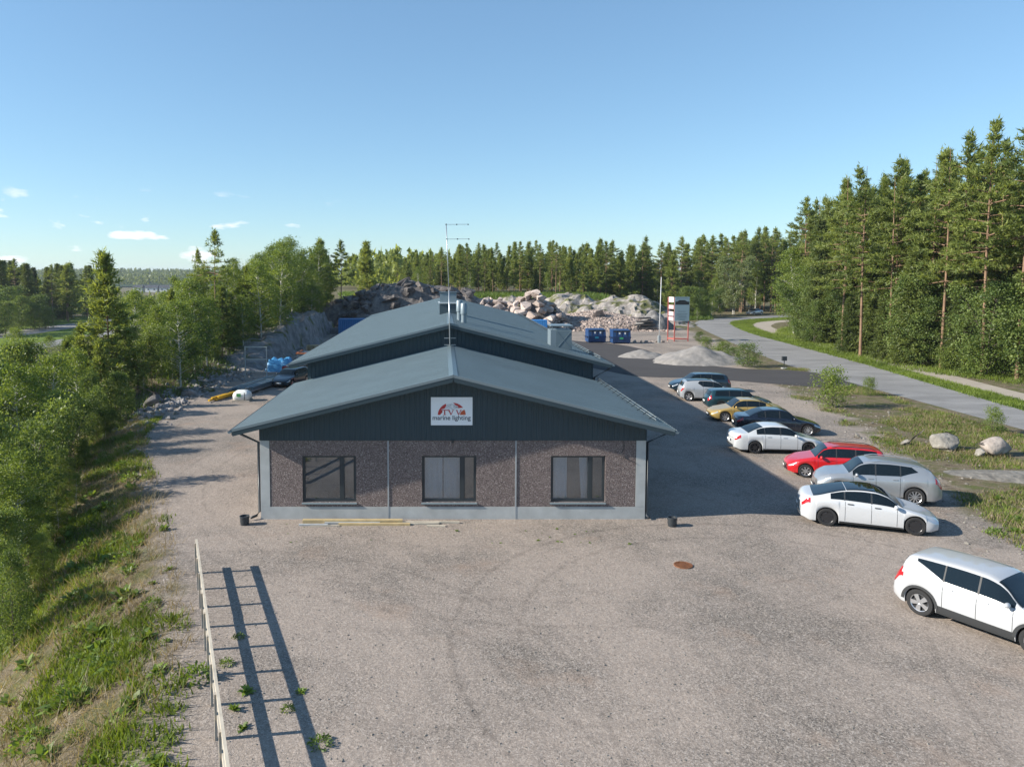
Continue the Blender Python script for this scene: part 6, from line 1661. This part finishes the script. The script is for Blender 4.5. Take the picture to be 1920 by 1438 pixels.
# leafy weeds, one by one
def weed_mesh(seed, kind):
    g = np.random.default_rng(seed); Q, T = [], []
    if kind == 'rosette':
        for k in range(26):
            a = g.uniform(0, 6.283); el = g.uniform(.25, 1.2); l = g.uniform(.25, .55); w = l * g.uniform(.16, .25)
            d = np.array([math.cos(a) * math.cos(el), math.sin(a) * math.cos(el), math.sin(el)]); s = np.array([-math.sin(a), math.cos(a), 0]) * w
            o = g.normal(0, .06, 3) * np.array([1, 1, 0]); m_ = o + d * l * .55; e = o + d * l + np.array([0, 0, -.35 * l * math.cos(el)])
            Q += [np.stack([o - s * .25, o + s * .25, m_ + s, m_ - s]), np.stack([m_ - s, m_ + s, e + s * .15, e - s * .15])]; t_ = g.uniform(.35, .95); T += [t_, t_]
    else:
        for k in range(190):
            v = unit(g.normal(size=(1, 3)))[0]; v[2] = abs(v[2]); c = v * np.array([.42, .42, .36]) * g.uniform(.5, 1.0); d = unit((v + g.normal(0, .5, 3))[None])[0] * g.uniform(.08, .15); s = unit(np.cross(d, g.normal(size=3))[None])[0] * .035
            Q.append(np.stack([c, c + d * .5 + s, c + d, c + d * .5 - s])); T.append(np.clip(g.normal(.45, .18), 0, 1))
    me = soup('leafy_weed', np.array(Q), np.array(T)); me.materials.append(M_WEED); return me
WEEDS = [weed_mesh(s, k) for s, k in ((1, 'rosette'), (2, 'rosette'), (3, 'dome'), (4, 'dome'), (5, 'rosette'))]
def weed(x, y, s, lab, grp, k=None):
    me = rnd.choice(WEEDS) if k is None else WEEDS[k]
    o = bpy.data.objects.new('leafy_weed', me); col.objects.link(o); o.location = (x, y, gh(x, y) - .02); o.scale = (s, s, s * rnd.uniform(.7, 1.1)); o.rotation_euler = (0, 0, rnd.uniform(0, 6.28)); tag(o, lab, 'plant', grp)
g_ = np.random.default_rng(77); f = slope_place(-.2, 8, 11, 44)
for k in range(300):
    x, y, z = f(g_); s_ = float(lot_edge(y)) - x
    weed(x, y, rnd.uniform(.5, 1.15) if s_ > .5 else rnd.uniform(.35, .7), 'bright green leafy weed ' + ('at the gravel edge ' if s_ < 1 else ('on the upper slope ' if s_ < 3.5 else 'low on the slope ')) + ('left of the near end of the fence' if y < 18 else ('left of the far end of the fence' if y < 25 else 'beyond the end of the fence')), 'leafy weeds on the left slope')
for (a, b, s) in ((462, 1298, .55), (370, 1272, 1.0), (440, 1330, .45), (600, 1395, .6), (448, 1195, .4), (565, 1297, .4), (425, 1245, .45), (455, 1365, .4), (540, 1330, .4)):
    p = P(a, b); weed(p.x, p.y, s, 'small weed growing in the gravel right beside the fence', 'weeds in the gravel by the fence', 2 if s > .9 else None)
for k in range(26):
    weed(rnd.uniform(-6.5, 7.5), rnd.uniform(25.6, 28.0), rnd.uniform(.12, .25), 'tiny weed sprouting from the gravel in front of the facade', 'tiny weeds before the facade', rnd.choice((0, 1, 4)))
g_ = np.random.default_rng(78)
for k in range(70):
    x, y, z = strip_place(g_)
    if x - float(right_edge(y)) < 9: weed(x, y, rnd.uniform(.4, 1.0), 'leafy weed on the strip right of the parked cars', 'leafy weeds right of the cars')

# ---- thin air between the near trees and the far ridge
hzm = bpy.data.materials.new('haze_air'); hzm.use_nodes = True
ht = hzm.node_tree; ht.nodes.clear(); ho = N(ht, 'ShaderNodeOutputMaterial'); hv = N(ht, 'ShaderNodeVolumePrincipled')
hv.inputs['Color'].default_value = (.75, .85, 1, 1); hv.inputs['Density'].default_value = .00012; hv.inputs['Anisotropy'].default_value = .2
ht.links.new(hv.outputs[0], ho.inputs['Volume'])
hzo = MB().box((-4100, -620, -14), (4100, 6100, 40)).build('haze', hzm); tag(hzo, 'thin pale air over the whole land', 'haze', kind='stuff')

# tidy helper marks
for o in bpy.data.objects:
    for k in ('_world', '_wchild'):
        if k in o: del o[k]
